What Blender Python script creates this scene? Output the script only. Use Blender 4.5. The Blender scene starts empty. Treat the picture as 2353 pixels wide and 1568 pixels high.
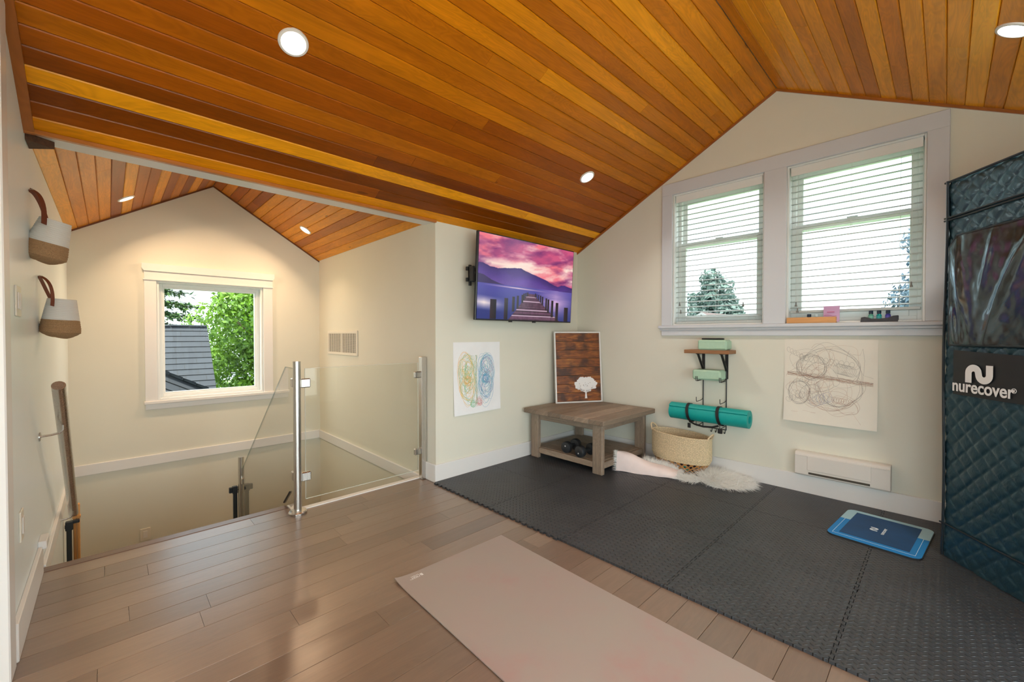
import bpy, math, random
import numpy as np
from mathutils import Matrix, Vector
from mathutils.noise import noise as pnoise
R = math.radians
PI = math.pi
rnd = random.Random(7)
scn = bpy.context.scene

# ------------------------------------------------------------ camera, world, sun, exposure
CAMZ = 1.163
cd = bpy.data.cameras.new('camera'); cam = bpy.data.objects.new('camera', cd)
scn.collection.objects.link(cam); scn.camera = cam
cam.location = (0, 0, CAMZ)
cam.rotation_euler = (R(90 - 0.817), 0, R(-43.969))
cd.sensor_width = 36; cd.lens = 36 * 960.86 / 2353; cd.clip_start = .02; cd.clip_end = 300

scn.view_settings.view_transform = 'Standard'
scn.view_settings.look = 'None'
scn.view_settings.gamma = 1
scn.view_settings.use_curve_mapping = False
scn.view_settings.exposure = 0.0
scn.cycles.sample_clamp_indirect = 5.0

SKY_DIM, SKY_BRIGHT = 3.0, 8.8
w = bpy.data.worlds.new('sky'); scn.world = w; w.use_nodes = True
nt = w.node_tree; nt.nodes.clear()
out = nt.nodes.new('ShaderNodeOutputWorld'); bg = nt.nodes.new('ShaderNodeBackground')
tc = nt.nodes.new('ShaderNodeTexCoord'); mp = nt.nodes.new('ShaderNodeMapping'); mp.inputs['Scale'].default_value = (1, 1, 2.6)
nz = nt.nodes.new('ShaderNodeTexNoise'); nz.inputs['Scale'].default_value = 3.0; nz.inputs['Detail'].default_value = 5
cr = nt.nodes.new('ShaderNodeValToRGB')
cr.color_ramp.elements[0].position = .35; cr.color_ramp.elements[0].color = (.50, .60, .69, 1)
cr.color_ramp.elements[1].position = .68; cr.color_ramp.elements[1].color = (1, 1, 1, 1)
nt.links.new(tc.outputs['Generated'], mp.inputs[0]); nt.links.new(mp.outputs[0], nz.inputs['Vector'])
nt.links.new(nz.outputs['Fac'], cr.inputs[0]); nt.links.new(cr.outputs[0], bg.inputs[0]); nt.links.new(bg.outputs[0], out.inputs[0])
# overcast sky: far brighter on the sun's side (-X, -Y) than on the side the visible windows face
dp = nt.nodes.new('ShaderNodeVectorMath'); dp.operation = 'DOT_PRODUCT'; dp.inputs[1].default_value = Vector((-.68, -.68, .28)).normalized()
nt.links.new(tc.outputs['Generated'], dp.inputs[0])
mr = nt.nodes.new('ShaderNodeMapRange'); mr.interpolation_type = 'SMOOTHSTEP'
for i_, v_ in enumerate((-.15, .75, SKY_DIM, SKY_BRIGHT)): mr.inputs[i_ + 1].default_value = v_
nt.links.new(dp.outputs['Value'], mr.inputs[0]); nt.links.new(mr.outputs[0], bg.inputs[1])

sd = bpy.data.lights.new('sun', 'SUN'); sd.energy = 14; sd.angle = R(6); sd.color = (1, .95, .85)
sun = bpy.data.objects.new('sun', sd); scn.collection.objects.link(sun)
sun.rotation_euler = (R(16), 0, R(-35)); sun.location = (0, 0, 12)     # high, from behind the camera, over the roof

LAMP_W = 5.5        # recessed lamps of the main room
LAMP_DORMER_W = 10.5
LAMP_COL = (1, .95, .86)
LAMP_DORMER_COL = (1, .68, .42)

# ------------------------------------------------------------ room dimensions (metres)
XL, XC, XW = -.2555, 1.8485, 3.670       # left wall, stair side wall, window wall
YT, YD, YR, YB = 2.7813, 5.292, .9095, -1.6
ZE, ZR = 2.0525, 3.0326
K = (ZR - ZE) / (YT - YR)
def zmain(y): return ZR - K * abs(y - YR)
XR, ZRD = .796, 2.712
KD = (ZRD - 2.060) / (XR - XL)
def zdorm(x): return ZRD - KD * abs(x - XR)
XB = -1.30                                # back of the alcove left of the camera

# ------------------------------------------------------------ helpers
def link(o): scn.collection.objects.link(o); return o
def tag(o, label=None, cat=None, group=None, kind=None):
    if label: o['label'] = label
    if cat: o['category'] = cat
    if group: o['group'] = group
    if kind: o['kind'] = kind
    return o
def thing(name, label, cat, loc=(0, 0, 0), rz=0, group=None):
    o = bpy.data.objects.new(name, None); link(o); o.location = loc; o.rotation_euler = (0, 0, rz)
    o.empty_display_size = .05
    return tag(o, label, cat, group)
def struct_root(name, loc=(0, 0, 0)):
    o = bpy.data.objects.new(name, None); link(o); o.location = loc; o.empty_display_size = .05
    return tag(o, kind='structure')
def mat4(o):
    return Matrix.Translation(o.location) @ o.rotation_euler.to_matrix().to_4x4()
def world_of(o):
    m = mat4(o)
    while o.parent: o = o.parent; m = mat4(o) @ m
    return m
def copy_thing(root, loc, rz=None, label=None):
    r = root.copy(); link(r); r.location = loc
    if rz is not None: r.rotation_euler = (0, 0, rz)
    if label: r['label'] = label
    for ch in [o for o in scn.objects if o.parent == root]:
        c = ch.copy(); link(c); c.parent = r
        for g in [o for o in scn.objects if o.parent == ch]:
            d = g.copy(); link(d); d.parent = c
    return r

class MB:
    def __init__(s): s.v = []; s.f = []; s.tone = []; s.uv = []; s.M = None
    def add(s, vs, fs, tone=.5, uv=None):
        b = len(s.v)
        if s.M is not None: vs = [s.M @ Vector(v) for v in vs]
        s.v += [tuple(v) for v in vs]; s.f += [tuple(b + i for i in f) for f in fs]
        s.tone += [tone] * len(vs)
        s.uv += (uv if uv else [(v[0], v[1]) for v in vs])
        return s
    def box(s, x0, y0, z0, x1, y1, z1, tone=.5, c=0):
        if x0 > x1: x0, x1 = x1, x0
        if y0 > y1: y0, y1 = y1, y0
        if z0 > z1: z0, z1 = z1, z0
        if c > 0: return s.rbox(x0, y0, z0, x1, y1, z1, c, tone)
        return s.add([(x0, y0, z0), (x1, y0, z0), (x1, y1, z0), (x0, y1, z0), (x0, y0, z1), (x1, y0, z1), (x1, y1, z1), (x0, y1, z1)],
              [(0, 3, 2, 1), (4, 5, 6, 7), (0, 1, 5, 4), (1, 2, 6, 5), (2, 3, 7, 6), (3, 0, 4, 7)], tone)
    def rbox(s, x0, y0, z0, x1, y1, z1, c, tone=.5):
        c = min(c, (x1 - x0) * .49, (y1 - y0) * .49, (z1 - z0) * .49)
        vs = []; idx = {}
        X = (x0, x1); Y = (y0, y1); Z = (z0, z1)
        sg = (1, -1)
        for i in (0, 1):
            for j in (0, 1):
                for k in (0, 1):
                    for ax in (0, 1, 2):     # vertex lying on the face perpendicular to ax
                        p = [X[i] + (sg[i] * c if ax != 0 else 0), Y[j] + (sg[j] * c if ax != 1 else 0), Z[k] + (sg[k] * c if ax != 2 else 0)]
                        idx[(i, j, k, ax)] = len(vs); vs.append(p)
        fs = []
        for k in (0, 1):
            q = [(0, 0), (1, 0), (1, 1), (0, 1)]
            a = [idx[(i, j, k, 2)] for i, j in q]; fs.append(a if k else a[::-1])
            a = [idx[(i, k, j, 1)] for i, j in q]; fs.append(a[::-1] if k else a)
            a = [idx[(k, i, j, 0)] for i, j in q]; fs.append(a if k else a[::-1])
        for i in (0, 1):
            for j in (0, 1):
                def e(a, b, ci):
                    fs.append(a + b)
                fs.append([idx[(i, j, 0, 0)], idx[(i, j, 0, 1)], idx[(i, j, 1, 1)], idx[(i, j, 1, 0)]])
                fs.append([idx[(i, 0, j, 0)], idx[(i, 0, j, 2)], idx[(i, 1, j, 2)], idx[(i, 1, j, 0)]])
                fs.append([idx[(0, i, j, 1)], idx[(0, i, j, 2)], idx[(1, i, j, 2)], idx[(1, i, j, 1)]])
                for k in (0, 1): fs.append([idx[(i, j, k, 0)], idx[(i, j, k, 1)], idx[(i, j, k, 2)]])
        return s.add(vs, fs, tone)
    def prism(s, poly, a, b, axis='z', tone=.5):
        """poly: 2D points; extruded from a to b along axis (x: poly=(y,z); y: poly=(x,z); z: poly=(x,y))"""
        n = len(poly)
        def P(p, t): return {'x': (t, p[0], p[1]), 'y': (p[0], t, p[1]), 'z': (p[0], p[1], t)}[axis]
        vs = [P(p, a) for p in poly] + [P(p, b) for p in poly]
        fs = [tuple(range(n))[::-1], tuple(range(n, 2 * n))] + [(i, (i + 1) % n, n + (i + 1) % n, n + i) for i in range(n)]
        return s.add(vs, fs, tone)
    def tube(s, pts, r, n=10, caps=True, tone=.5, flat=1.0, closed=False):
        pts = [Vector(p) for p in pts]; m = len(pts)
        rr = r if isinstance(r, (list, tuple)) else [r] * m
        t0 = (pts[1] - pts[0]).normalized()
        up = Vector((0, 0, 1)) if abs(t0.z) < .9 else Vector((1, 0, 0))
        a = t0.cross(up).normalized(); vs = []
        for i in range(m):
            if closed: t = (pts[(i + 1) % m] - pts[i - 1]).normalized()
            else: t = (pts[min(i + 1, m - 1)] - pts[max(i - 1, 0)]).normalized()
            a = (a - t * a.dot(t))
            a = a.normalized() if a.length > 1e-6 else t.orthogonal().normalized()
            b = t.cross(a)
            for k in range(n):
                an = 2 * PI * k / n
                vs.append(pts[i] + a * (math.cos(an) * rr[i]) + b * (math.sin(an) * rr[i] * flat))
        fs = []
        for i in range(m if closed else m - 1):
            i2 = (i + 1) % m
            for k in range(n):
                fs.append((i * n + k, i * n + (k + 1) % n, i2 * n + (k + 1) % n, i2 * n + k))
        if caps and not closed: fs += [tuple(range(n))[::-1], tuple(range((m - 1) * n, m * n))]
        return s.add(vs, fs, tone)
    def cyl(s, p0, p1, r, n=24, tone=.5, r1=None):
        return s.tube([p0, p1], [r, r if r1 is None else r1], n, tone=tone)
    def lathe(s, prof, c=(0, 0, 0), n=32, axis=None, sx=1, sy=1, tone=.5, closed=False):
        M = Matrix.Identity(3)
        if axis is not None: M = Vector((0, 0, 1)).rotation_difference(Vector(axis)).to_matrix()
        vs = []
        for r, z in prof:
            for k in range(n):
                an = 2 * PI * k / n
                vs.append(Vector(c) + M @ Vector((r * sx * math.cos(an), r * sy * math.sin(an), z)))
        fs = [(i * n + k, i * n + (k + 1) % n, (i + 1) * n + (k + 1) % n, (i + 1) * n + k) for i in range(len(prof) - 1) for k in range(n)]
        if prof[0][0] > 1e-6 and not closed: fs.append(tuple(range(n))[::-1])
        if prof[-1][0] > 1e-6 and not closed: fs.append(tuple(range((len(prof) - 1) * n, len(prof) * n)))
        return s.add(vs, fs, tone)
    def grid(s, fn, nu, nv, tone=.5, closeu=False):
        vs = [fn(i / nu, j / nv) for j in range(nv + 1) for i in range(nu + (0 if closeu else 1))]
        W = nu if closeu else nu + 1
        fs = [(j * W + i, j * W + (i + 1) % W, (j + 1) * W + (i + 1) % W, (j + 1) * W + i) for j in range(nv) for i in range(nu)]
        uv = [(i / nu, j / nv) for j in range(nv + 1) for i in range(nu + (0 if closeu else 1))]
        return s.add(vs, fs, tone, uv)
    def ribbon(s, pts, wd, nrm, tone=.5):
        pts = [Vector(p) for p in pts]; nrm = Vector(nrm); vs = []; m = len(pts)
        for i in range(m):
            t = pts[min(i + 1, m - 1)] - pts[max(i - 1, 0)]
            if t.length < 1e-9: t = Vector((1, 0, 0))
            b = nrm.cross(t).normalized() * (wd / 2)
            vs += [pts[i] - b, pts[i] + b]
        return s.add(vs, [(2 * i, 2 * i + 2, 2 * i + 3, 2 * i + 1) for i in range(m - 1)], tone)
    def build(s, name, mat, parent=None, smooth=35, bevel=0, local=False, solid=0):
        me = bpy.data.meshes.new(name)
        vs = s.v
        if parent is not None and not local:
            inv = world_of(parent).inverted(); vs = [inv @ Vector(v) for v in vs]; off = None
        elif parent is None:
            a = np.array([tuple(v) for v in vs]); lo = a.min(0); hi = a.max(0)
            off = ((lo[0] + hi[0]) / 2, (lo[1] + hi[1]) / 2, lo[2]); vs = (a - np.array(off)).tolist()
        else: off = None
        me.from_pydata([tuple(v) for v in vs], [], s.f)
        at = me.attributes.new('tone', 'FLOAT', 'POINT'); at.data.foreach_set('value', s.tone)
        uvl = me.uv_layers.new(name='UVMap')
        li = np.empty(len(me.loops), dtype=np.int32); me.loops.foreach_get('vertex_index', li)
        uvl.data.foreach_set('uv', np.array(s.uv, dtype=np.float32)[li].ravel())
        if isinstance(mat, (list, tuple)):
            for m_ in mat: me.materials.append(m_)
        else: me.materials.append(mat)
        o = bpy.data.objects.new(name, me); link(o)
        if off: o.location = off
        if parent is not None: o.parent = parent
        if smooth:
            me.shade_smooth()
            import bmesh
            bm = bmesh.new(); bm.from_mesh(me); lim = R(smooth)
            for e in bm.edges:
                if len(e.link_faces) != 2 or e.calc_face_angle(0) > lim: e.smooth = False
            bm.to_mesh(me); bm.free()
        if solid:
            md = o.modifiers.new('solid', 'SOLIDIFY'); md.thickness = solid; md.offset = 0
        if bevel:
            md = o.modifiers.new('bevel', 'BEVEL'); md.width = bevel; md.segments = 2; md.limit_method = 'ANGLE'; md.angle_limit = R(40)
        return o

def text(name, body, size, M, mat, parent, align='CENTER', extrude=.0004, bold=0.0, sx=1.0):
    cu = bpy.data.curves.new(name, 'FONT'); cu.body = body; cu.size = size; cu.align_x = align; cu.align_y = 'CENTER'
    cu.extrude = extrude; cu.offset = bold; cu.materials.append(mat); cu.resolution_u = 6
    tmp = bpy.data.objects.new(name, cu); me = bpy.data.meshes.new_from_object(tmp); bpy.data.objects.remove(tmp)
    if not me.materials: me.materials.append(mat)
    o = bpy.data.objects.new(name, me); link(o)
    if parent is not None:
        o.parent = parent; M = world_of(parent).inverted() @ M
    o.matrix_local = M @ Matrix.Diagonal((sx, 1, 1, 1)) if sx != 1 else M
    return o
def frame_M(o, u, v):
    u = Vector(u).normalized(); v = Vector(v).normalized(); n = u.cross(v)
    M = Matrix((u, v, n)).transposed().to_4x4(); M.translation = Vector(o); return M

# ------------------------------------------------------------ materials
def newmat(name):
    m = bpy.data.materials.new(name); m.use_nodes = True
    return m, m.node_tree, m.node_tree.nodes['Principled BSDF']
def N(nt, t, **kw):
    n = nt.nodes.new(t)
    for k, v in kw.items():
        if hasattr(n, k): setattr(n, k, v)
        else: n.inputs[k.replace('_', ' ')].default_value = v
    return n
def ramp(nt, src, stops):
    r = nt.nodes.new('ShaderNodeValToRGB'); e = r.color_ramp.elements
    while len(e) < len(stops): e.new(.5)
    for i, (p, c) in enumerate(stops): e[i].position = p; e[i].color = (*c, 1)
    nt.links.new(src, r.inputs[0]); return r.outputs[0]
def mixc(nt, f, a, b, mode='MIX'):
    m = nt.nodes.new('ShaderNodeMix'); m.data_type = 'RGBA'; m.blend_type = mode
    for s, x in ((m.inputs[0], f), (m.inputs[6], a), (m.inputs[7], b)):
        if hasattr(x, 'links'): nt.links.new(x, s)
        else: s.default_value = x if isinstance(x, float) else (*x, 1) if len(x) == 3 else x
    return m.outputs[2]
def math_(nt, op, a, b=0.0, c=None):
    m = nt.nodes.new('ShaderNodeMath'); m.operation = op
    for s, x in zip(m.inputs, (a, b) + ((c,) if c is not None else ())):
        if hasattr(x, 'links'): nt.links.new(x, s)
        else: s.default_value = x
    return m.outputs[0]
def bumped(nt, b, h, strength=.3, dist=.002):
    bp = nt.nodes.new('ShaderNodeBump'); bp.inputs['Strength'].default_value = strength; bp.inputs['Distance'].default_value = dist
    nt.links.new(h, bp.inputs['Height']); nt.links.new(bp.outputs[0], b.inputs['Normal'])
def plain(name, col, rough=.5, metal=0, coat=0, noise=0, nscale=60, spec=.5, emit=None, bump=0, sheen=0):
    m, nt, b = newmat(name)
    b.inputs['Base Color'].default_value = (*col, 1); b.inputs['Roughness'].default_value = rough
    b.inputs['Metallic'].default_value = metal; b.inputs['Coat Weight'].default_value = coat
    b.inputs['Specular IOR Level'].default_value = spec; b.inputs['Sheen Weight'].default_value = sheen
    if emit: b.inputs['Emission Color'].default_value = (*emit[0], 1); b.inputs['Emission Strength'].default_value = emit[1]
    if noise or bump:
        tc = N(nt, 'ShaderNodeTexCoord'); nz = N(nt, 'ShaderNodeTexNoise', Scale=nscale, Detail=4.0)
        nt.links.new(tc.outputs['Object'], nz.inputs['Vector'])
        if noise:
            d = tuple(c * (1 - noise) for c in col); l = tuple(min(1, c * (1 + noise)) for c in col)
            nt.links.new(ramp(nt, nz.outputs['Fac'], [(.3, d), (.7, l)]), b.inputs['Base Color'])
        if bump: bumped(nt, b, nz.outputs['Fac'], 1, bump)
    return m

def plank_mat(name, stops, grain=.35, rough=.3, coat=0.0, coat_r=.1, gscale=1.0, knots=True):
    """uv.x runs along the board in metres, uv.y across with a random offset per board, tone = set per board"""
    m, nt, b = newmat(name)
    uv = N(nt, 'ShaderNodeUVMap'); at = N(nt, 'ShaderNodeAttribute', attribute_name='tone')
    mp = N(nt, 'ShaderNodeMapping'); mp.inputs['Scale'].default_value = (1.6 * gscale, 30 * gscale, 1)
    nt.links.new(uv.outputs[0], mp.inputs[0])
    n1 = N(nt, 'ShaderNodeTexNoise', Scale=1.0, Detail=6.0, Roughness=.6, Distortion=.6); nt.links.new(mp.outputs[0], n1.inputs['Vector'])
    mp2 = N(nt, 'ShaderNodeMapping'); mp2.inputs['Scale'].default_value = (1.3 * gscale, 9 * gscale, 1)
    nt.links.new(uv.outputs[0], mp2.inputs[0])
    n2 = N(nt, 'ShaderNodeTexNoise', Scale=1.0, Detail=3.0, Distortion=1.2); nt.links.new(mp2.outputs[0], n2.inputs['Vector'])
    wv = math_(nt, 'SINE', math_(nt, 'MULTIPLY', n2.outputs['Fac'], 90.0))
    base = ramp(nt, at.outputs['Fac'], stops)
    g = math_(nt, 'MULTIPLY_ADD', n1.outputs['Fac'], grain * 2, 1 - grain)
    g = math_(nt, 'MULTIPLY', g, math_(nt, 'MULTIPLY_ADD', wv, grain * .18, 1.0))
    mp3 = N(nt, 'ShaderNodeMapping'); mp3.inputs['Scale'].default_value = (2.2, 5, 1); nt.links.new(uv.outputs[0], mp3.inputs[0])
    n3 = N(nt, 'ShaderNodeTexNoise', Scale=1.0, Detail=2.0); nt.links.new(mp3.outputs[0], n3.inputs['Vector'])
    g = math_(nt, 'MULTIPLY', g, math_(nt, 'MULTIPLY_ADD', n3.outputs['Fac'], grain * 1.3, 1 - grain * .65))
    cb = N(nt, 'ShaderNodeCombineColor')
    for i in range(3): nt.links.new(g, cb.inputs[i])
    col = mixc(nt, 1.0, base, cb.outputs[0], 'MULTIPLY')
    if knots:
        vo = N(nt, 'ShaderNodeTexVoronoi', Scale=1.0); mpk = N(nt, 'ShaderNodeMapping'); mpk.inputs['Scale'].default_value = (1.1, 4.3, 1)
        nt.links.new(uv.outputs[0], mpk.inputs[0]); nt.links.new(mpk.outputs[0], vo.inputs['Vector'])
        kf = math_(nt, 'LESS_THAN', vo.outputs['Distance'], .045)
        col = mixc(nt, math_(nt, 'MULTIPLY', kf, .45), col, tuple(c * .25 for c in stops[0][1]))
    nt.links.new(col, b.inputs['Base Color'])
    b.inputs['Roughness'].default_value = rough; b.inputs['Coat Weight'].default_value = coat; b.inputs['Coat Roughness'].default_value = coat_r
    bumped(nt, b, n1.outputs['Fac'], .25, .001)
    return m

M = {}
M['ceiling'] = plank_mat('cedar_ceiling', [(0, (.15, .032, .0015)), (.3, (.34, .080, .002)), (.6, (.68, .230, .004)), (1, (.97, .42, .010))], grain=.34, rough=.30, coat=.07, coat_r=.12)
M['ceiling'].node_tree.nodes['Principled BSDF'].inputs['Specular IOR Level'].default_value = .22
M['cedar_trim'] = plank_mat('cedar_trim', [(0, (.34, .10, .015)), (1, (.55, .19, .03))], rough=.35, coat=.3)
M['floor'] = plank_mat('maple_floor', [(0, (.155, .100, .068)), (.5, (.195, .128, .088)), (1, (.235, .158, .110))], grain=.16, rough=.32, coat=.7, coat_r=.26, knots=False)
M['table'] = plank_mat('weathered_pine', [(0, (.21, .155, .11)), (.5, (.27, .20, .145)), (1, (.34, .255, .185))], grain=.5, rough=.55, gscale=1.6)
M['shelf'] = plank_mat('walnut_shelf', [(0, (.26, .12, .05)), (1, (.36, .17, .075))], grain=.4, rough=.5)
M['tray'] = plank_mat('light_wood', [(0, (.62, .30, .10)), (1, (.70, .36, .14))], grain=.2, rough=.45, knots=False)
M['pine'] = plank_mat('pine_post', [(0, (.62, .30, .09)), (1, (.72, .38, .13))], grain=.25, rough=.45, knots=False)

def wall_mat(name, col, rough=.55):
    return plain(name, col, rough, noise=.012, nscale=3, bump=.0006, spec=.35)
M['wall'] = wall_mat('cream_paint', (.74, .725, .62))
M['wall_left'] = wall_mat('window_lit_paint', (.84, .93, .95), .30)  # cool window daylight on the left wall is put into this paint colour
M['white'] = plain('white_trim', (.78, .77, .75), .35, spec=.4)
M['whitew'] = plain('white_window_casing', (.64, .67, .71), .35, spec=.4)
M['vinyl'] = plain('white_vinyl', (.80, .82, .80), .3)
M['black'] = plain('black_metal', (.015, .015, .016), .45)
M['blackgloss'] = plain('black_plastic', (.012, .012, .014), .25)
M['nylon'] = plain('black_webbing', (.012, .012, .012), .7, bump=.0005, nscale=600)
M['outlet'] = plain('cream_plastic', (.78, .74, .64), .35)
M['heater'] = plain('heater_enamel', (.72, .68, .62), .35)
M['dark'] = plain('dark_slot', (.06, .05, .035), .7)
M['paper'] = plain('paper', (.86, .87, .88), .7, noise=.02, nscale=8)
M['paper2'] = plain('tracing_paper', (.80, .76, .66), .7, noise=.02, nscale=8)
def steel():
    m, nt, b = newmat('brushed_steel'); b.inputs['Metallic'].default_value = 1; b.inputs['Base Color'].default_value = (.62, .60, .57, 1)
    tc = N(nt, 'ShaderNodeTexCoord'); mp = N(nt, 'ShaderNodeMapping'); mp.inputs['Scale'].default_value = (400, 400, 3)
    nz = N(nt, 'ShaderNodeTexNoise', Scale=1.0, Detail=3.0); nt.links.new(tc.outputs['Object'], mp.inputs[0]); nt.links.new(mp.outputs[0], nz.inputs['Vector'])
    nt.links.new(math_(nt, 'MULTIPLY_ADD', nz.outputs['Fac'], .16, .18), b.inputs['Roughness']); return m
M['steel'] = steel()
def glassm(name, tint=(.97, 1, .985), refl=1.0):
    m = bpy.data.materials.new(name); m.use_nodes = True; nt = m.node_tree; nt.nodes.clear()
    o = N(nt, 'ShaderNodeOutputMaterial'); t = N(nt, 'ShaderNodeBsdfTransparent'); t.inputs[0].default_value = (*tint, 1)
    g = N(nt, 'ShaderNodeBsdfGlossy', Roughness=0.0); fr = N(nt, 'ShaderNodeFresnel', IOR=1.45); mx = N(nt, 'ShaderNodeMixShader')
    nt.links.new(math_(nt, 'MULTIPLY', fr.outputs[0], refl), mx.inputs[0]); nt.links.new(t.outputs[0], mx.inputs[1]); nt.links.new(g.outputs[0], mx.inputs[2]); nt.links.new(mx.outputs[0], o.inputs[0])
    return m
M['glass'] = glassm('window_glass', refl=.05)
M['railglass'] = glassm('railing_glass', (.978, .995, .984), .6)
M['glassedge'] = plain('glass_edge', (.35, .50, .44), .15)
M['glassedge_hi'] = plain('bright_glass_edge', (.62, .66, .60), .2)

def planks(mb, O, U, V, Nn, ulen, nrows, w, th, seed=1, lens=(2.2, 4.0), ch=.004, gap=.0015, clip=None, tones=None):
    """boards running along U, stacked along V, visible side facing -Nn"""
    O, U, V, Nn = map(Vector, (O, U, V, Nn)); r = random.Random(seed)
    for i in range(nrows):
        a, b = (0, ulen) if clip is None else clip(i)
        u = a - (r.random() * lens[0] if lens else 0)
        while u < b:
            L = r.uniform(*lens) if lens else b - a
            u0 = max(u, a); u1 = min(u + L, b) if u + L < b - .15 else b
            if u1 - u0 > .02:
                t = r.random() if tones is None else min(1, max(0, tones[i % len(tones)] + r.uniform(-.08, .08)))
                off = r.random() * 50; ou = r.random() * 50
                v0 = i * w + gap / 2; v1 = (i + 1) * w - gap / 2
                e0 = .0006
                prof = [(v0, th), (v0, ch), (v0 + ch, 0), (v1 - ch, 0), (v1, ch), (v1, th)]
                vs = []; uv = []
                for uu in (u0 + e0, u1 - e0):
                    for (pv, pn) in prof:
                        vs.append(O + U * uu + V * pv + Nn * pn); uv.append((uu + ou, pv + off))
                fs = [(k, (k + 1) % 6, 6 + (k + 1) % 6, 6 + k) for k in range(6)] + [(5, 4, 3, 2, 1, 0), (6, 7, 8, 9, 10, 11)]
                mb.add(vs, fs, t, uv)
            u += L
            if u1 >= b: break

def wood_box(mb, x0, y0, z0, x1, y1, z1, along='x', tone=None, c=.003):
    """box with uv running along the grain"""
    n0 = len(mb.v); mb.box(x0, y0, z0, x1, y1, z1, rnd.random() if tone is None else tone, c)
    off = rnd.random() * 40
    for i in range(n0, len(mb.v)):
        x, y, z = mb.v[i]
        u, a, b = {'x': (x, y, z), 'y': (y, x, z), 'z': (z, x, y)}[along]
        mb.uv[i] = (u + off, a + b + off)

# ============================================================ STRUCTURE
# floor
mb = MB()
W_F = .1265; Y0F = 3.05
def fclip(i):
    ytop = Y0F - i * W_F
    x0 = XL if ytop > 2.26 else XB
    x1 = .90 if i == 0 else (XC if ytop > 2.80 else XW)
    return (x0 - XB, x1 - XB)
planks(mb, (XB, Y0F, 0), (1, 0, 0), (0, -1, 0), (0, 0, -1), XW - XB, 37, W_F, .018, seed=11, lens=(.7, 1.6), ch=.0012, gap=.0012, clip=fclip)
mb.box(.90, 2.9235, -.018, XC, 2.955, 0, .5)
o = mb.build('floor', M['floor'], smooth=0); tag(o, kind='structure')
mb = MB(); mb.box(XB, YB, -.25, XW, 2.95, -.019); mb.box(XL, 2.95, -.25, .90, 3.05, -.019)
tag(mb.build('floor_joist_deck', M['white'], smooth=0), kind='structure')
mb = MB(); wood_box(mb, XL + .002, 3.045, -.03, .86, 3.115, .003, 'x', .12, .006)
tag(mb.build('trim_1', plank_mat('stair_nosing', [(0, (.16, .10, .075)), (1, (.2, .13, .1))], grain=.3, rough=.3, knots=False), smooth=0), kind='structure')
mb = MB(); mb.box(.875, 2.955, -.25, XC, 3.0, .006, c=.002); mb.box(.862, 2.955, -.25, .905, 3.10, .004)
tag(mb.build('trim_2', M['white'], smooth=0), kind='structure')

# ceilings
WP = .0845; L1 = math.hypot(YT - YR, ZR - ZE)
Vd = Vector((0, (YT - YR), -(ZR - ZE))).normalized(); Nd = Vector((0, Vd.z * -1, Vd.y)).normalized()
mb = MB()
tl = [.6, .7, .55, .75, .55, .68, .45, .6, .4, .62, .4, .55, .38, .5, .33, .3, .4, .25, .36, .25, .12, .92, .14, .16, .62]  # wood tones per board; lower boards also darkened for weaker window light
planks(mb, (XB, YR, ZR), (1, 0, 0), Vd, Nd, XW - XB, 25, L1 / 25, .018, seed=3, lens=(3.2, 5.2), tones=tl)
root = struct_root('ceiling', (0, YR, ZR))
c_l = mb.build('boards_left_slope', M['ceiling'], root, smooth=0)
Vr = Vector((0, -Vd.y, Vd.z)); Nr = Vector((0, -Nd.y, Nd.z))
LR = (YR - YB) / Vd.y
mb = MB()
planks(mb, (XB, YR, ZR), (1, 0, 0), Vr, Nr, XW - XB, int(LR / (L1 / 25)) + 1, L1 / 25, .018, seed=5, lens=(3.0, 5.0), tones=[.65, .85, .75, .9, .7, .85, .6, .42, .85, .62, .88, .7, .8, .95])  # wood tones, raised on this slope partly for stronger window light
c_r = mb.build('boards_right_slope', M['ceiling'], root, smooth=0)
mb = MB(); zb = zmain(YB - .1)
mb.prism([(YT + .0, ZE + .03), (YR, ZR + .03), (YB - .1, zb + .03), (YB - .1, zb + .2), (YR, ZR + .25), (YT + .0, ZE + .25)], XB - .1, XW + .2, 'x')
mb.build('roof_slab', M['white'], root, smooth=0)

# dormer ceiling
root = struct_root('ceiling_dormer', (XR, 4, ZRD))
Vl = Vector((-(XR - XL), 0, -KD * (XR - XL))).normalized(); LD = math.hypot(XR - XL, KD * (XR - XL))
nD = 15
Nl = Vector((Vl.z, 0, -Vl.x)).normalized()
mb = MB(); planks(mb, (XR, 2.86, ZRD), (0, 1, 0), Vl, Nl, YD - 2.86, nD, LD / nD, .018, seed=21, lens=(2.5, 4.5), tones=[.5, .35, .75, .3, .6, .35, .82, .3, .35, .85, .3, .62, .55, .6, .9, .5][:nD])
mb.build('boards_left_slope', M['ceiling'], root, smooth=0)
Vq = Vector((-Vl.x, 0, Vl.z)); Nq = Vector((-Nl.x, 0, Nl.z))
mb = MB(); planks(mb, (XR, 2.86, ZRD), (0, 1, 0), Vq, Nq, YD - 2.86, nD, LD / nD, .018, seed=25, lens=(2.5, 4.5), tones=[.3, .6, .35, .5, .3, .7, .6, .65, .45, .75, .7, .4, .7, .5, .7])
mb.build('boards_right_slope', M['ceiling'], root, smooth=0)
mb = MB(); zq = zdorm(XL) + .03
mb.prism([(XL - .12, zq - KD * .12), (XR, ZRD + .03), (XC + .12, zq - KD * .12), (XC + .12, zq + .2), (XR, ZRD + .3), (XL - .12, zq + .2)], 2.86, YD + .12, 'y')
mb.build('roof_slab', M['white'], root, smooth=0)

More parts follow.
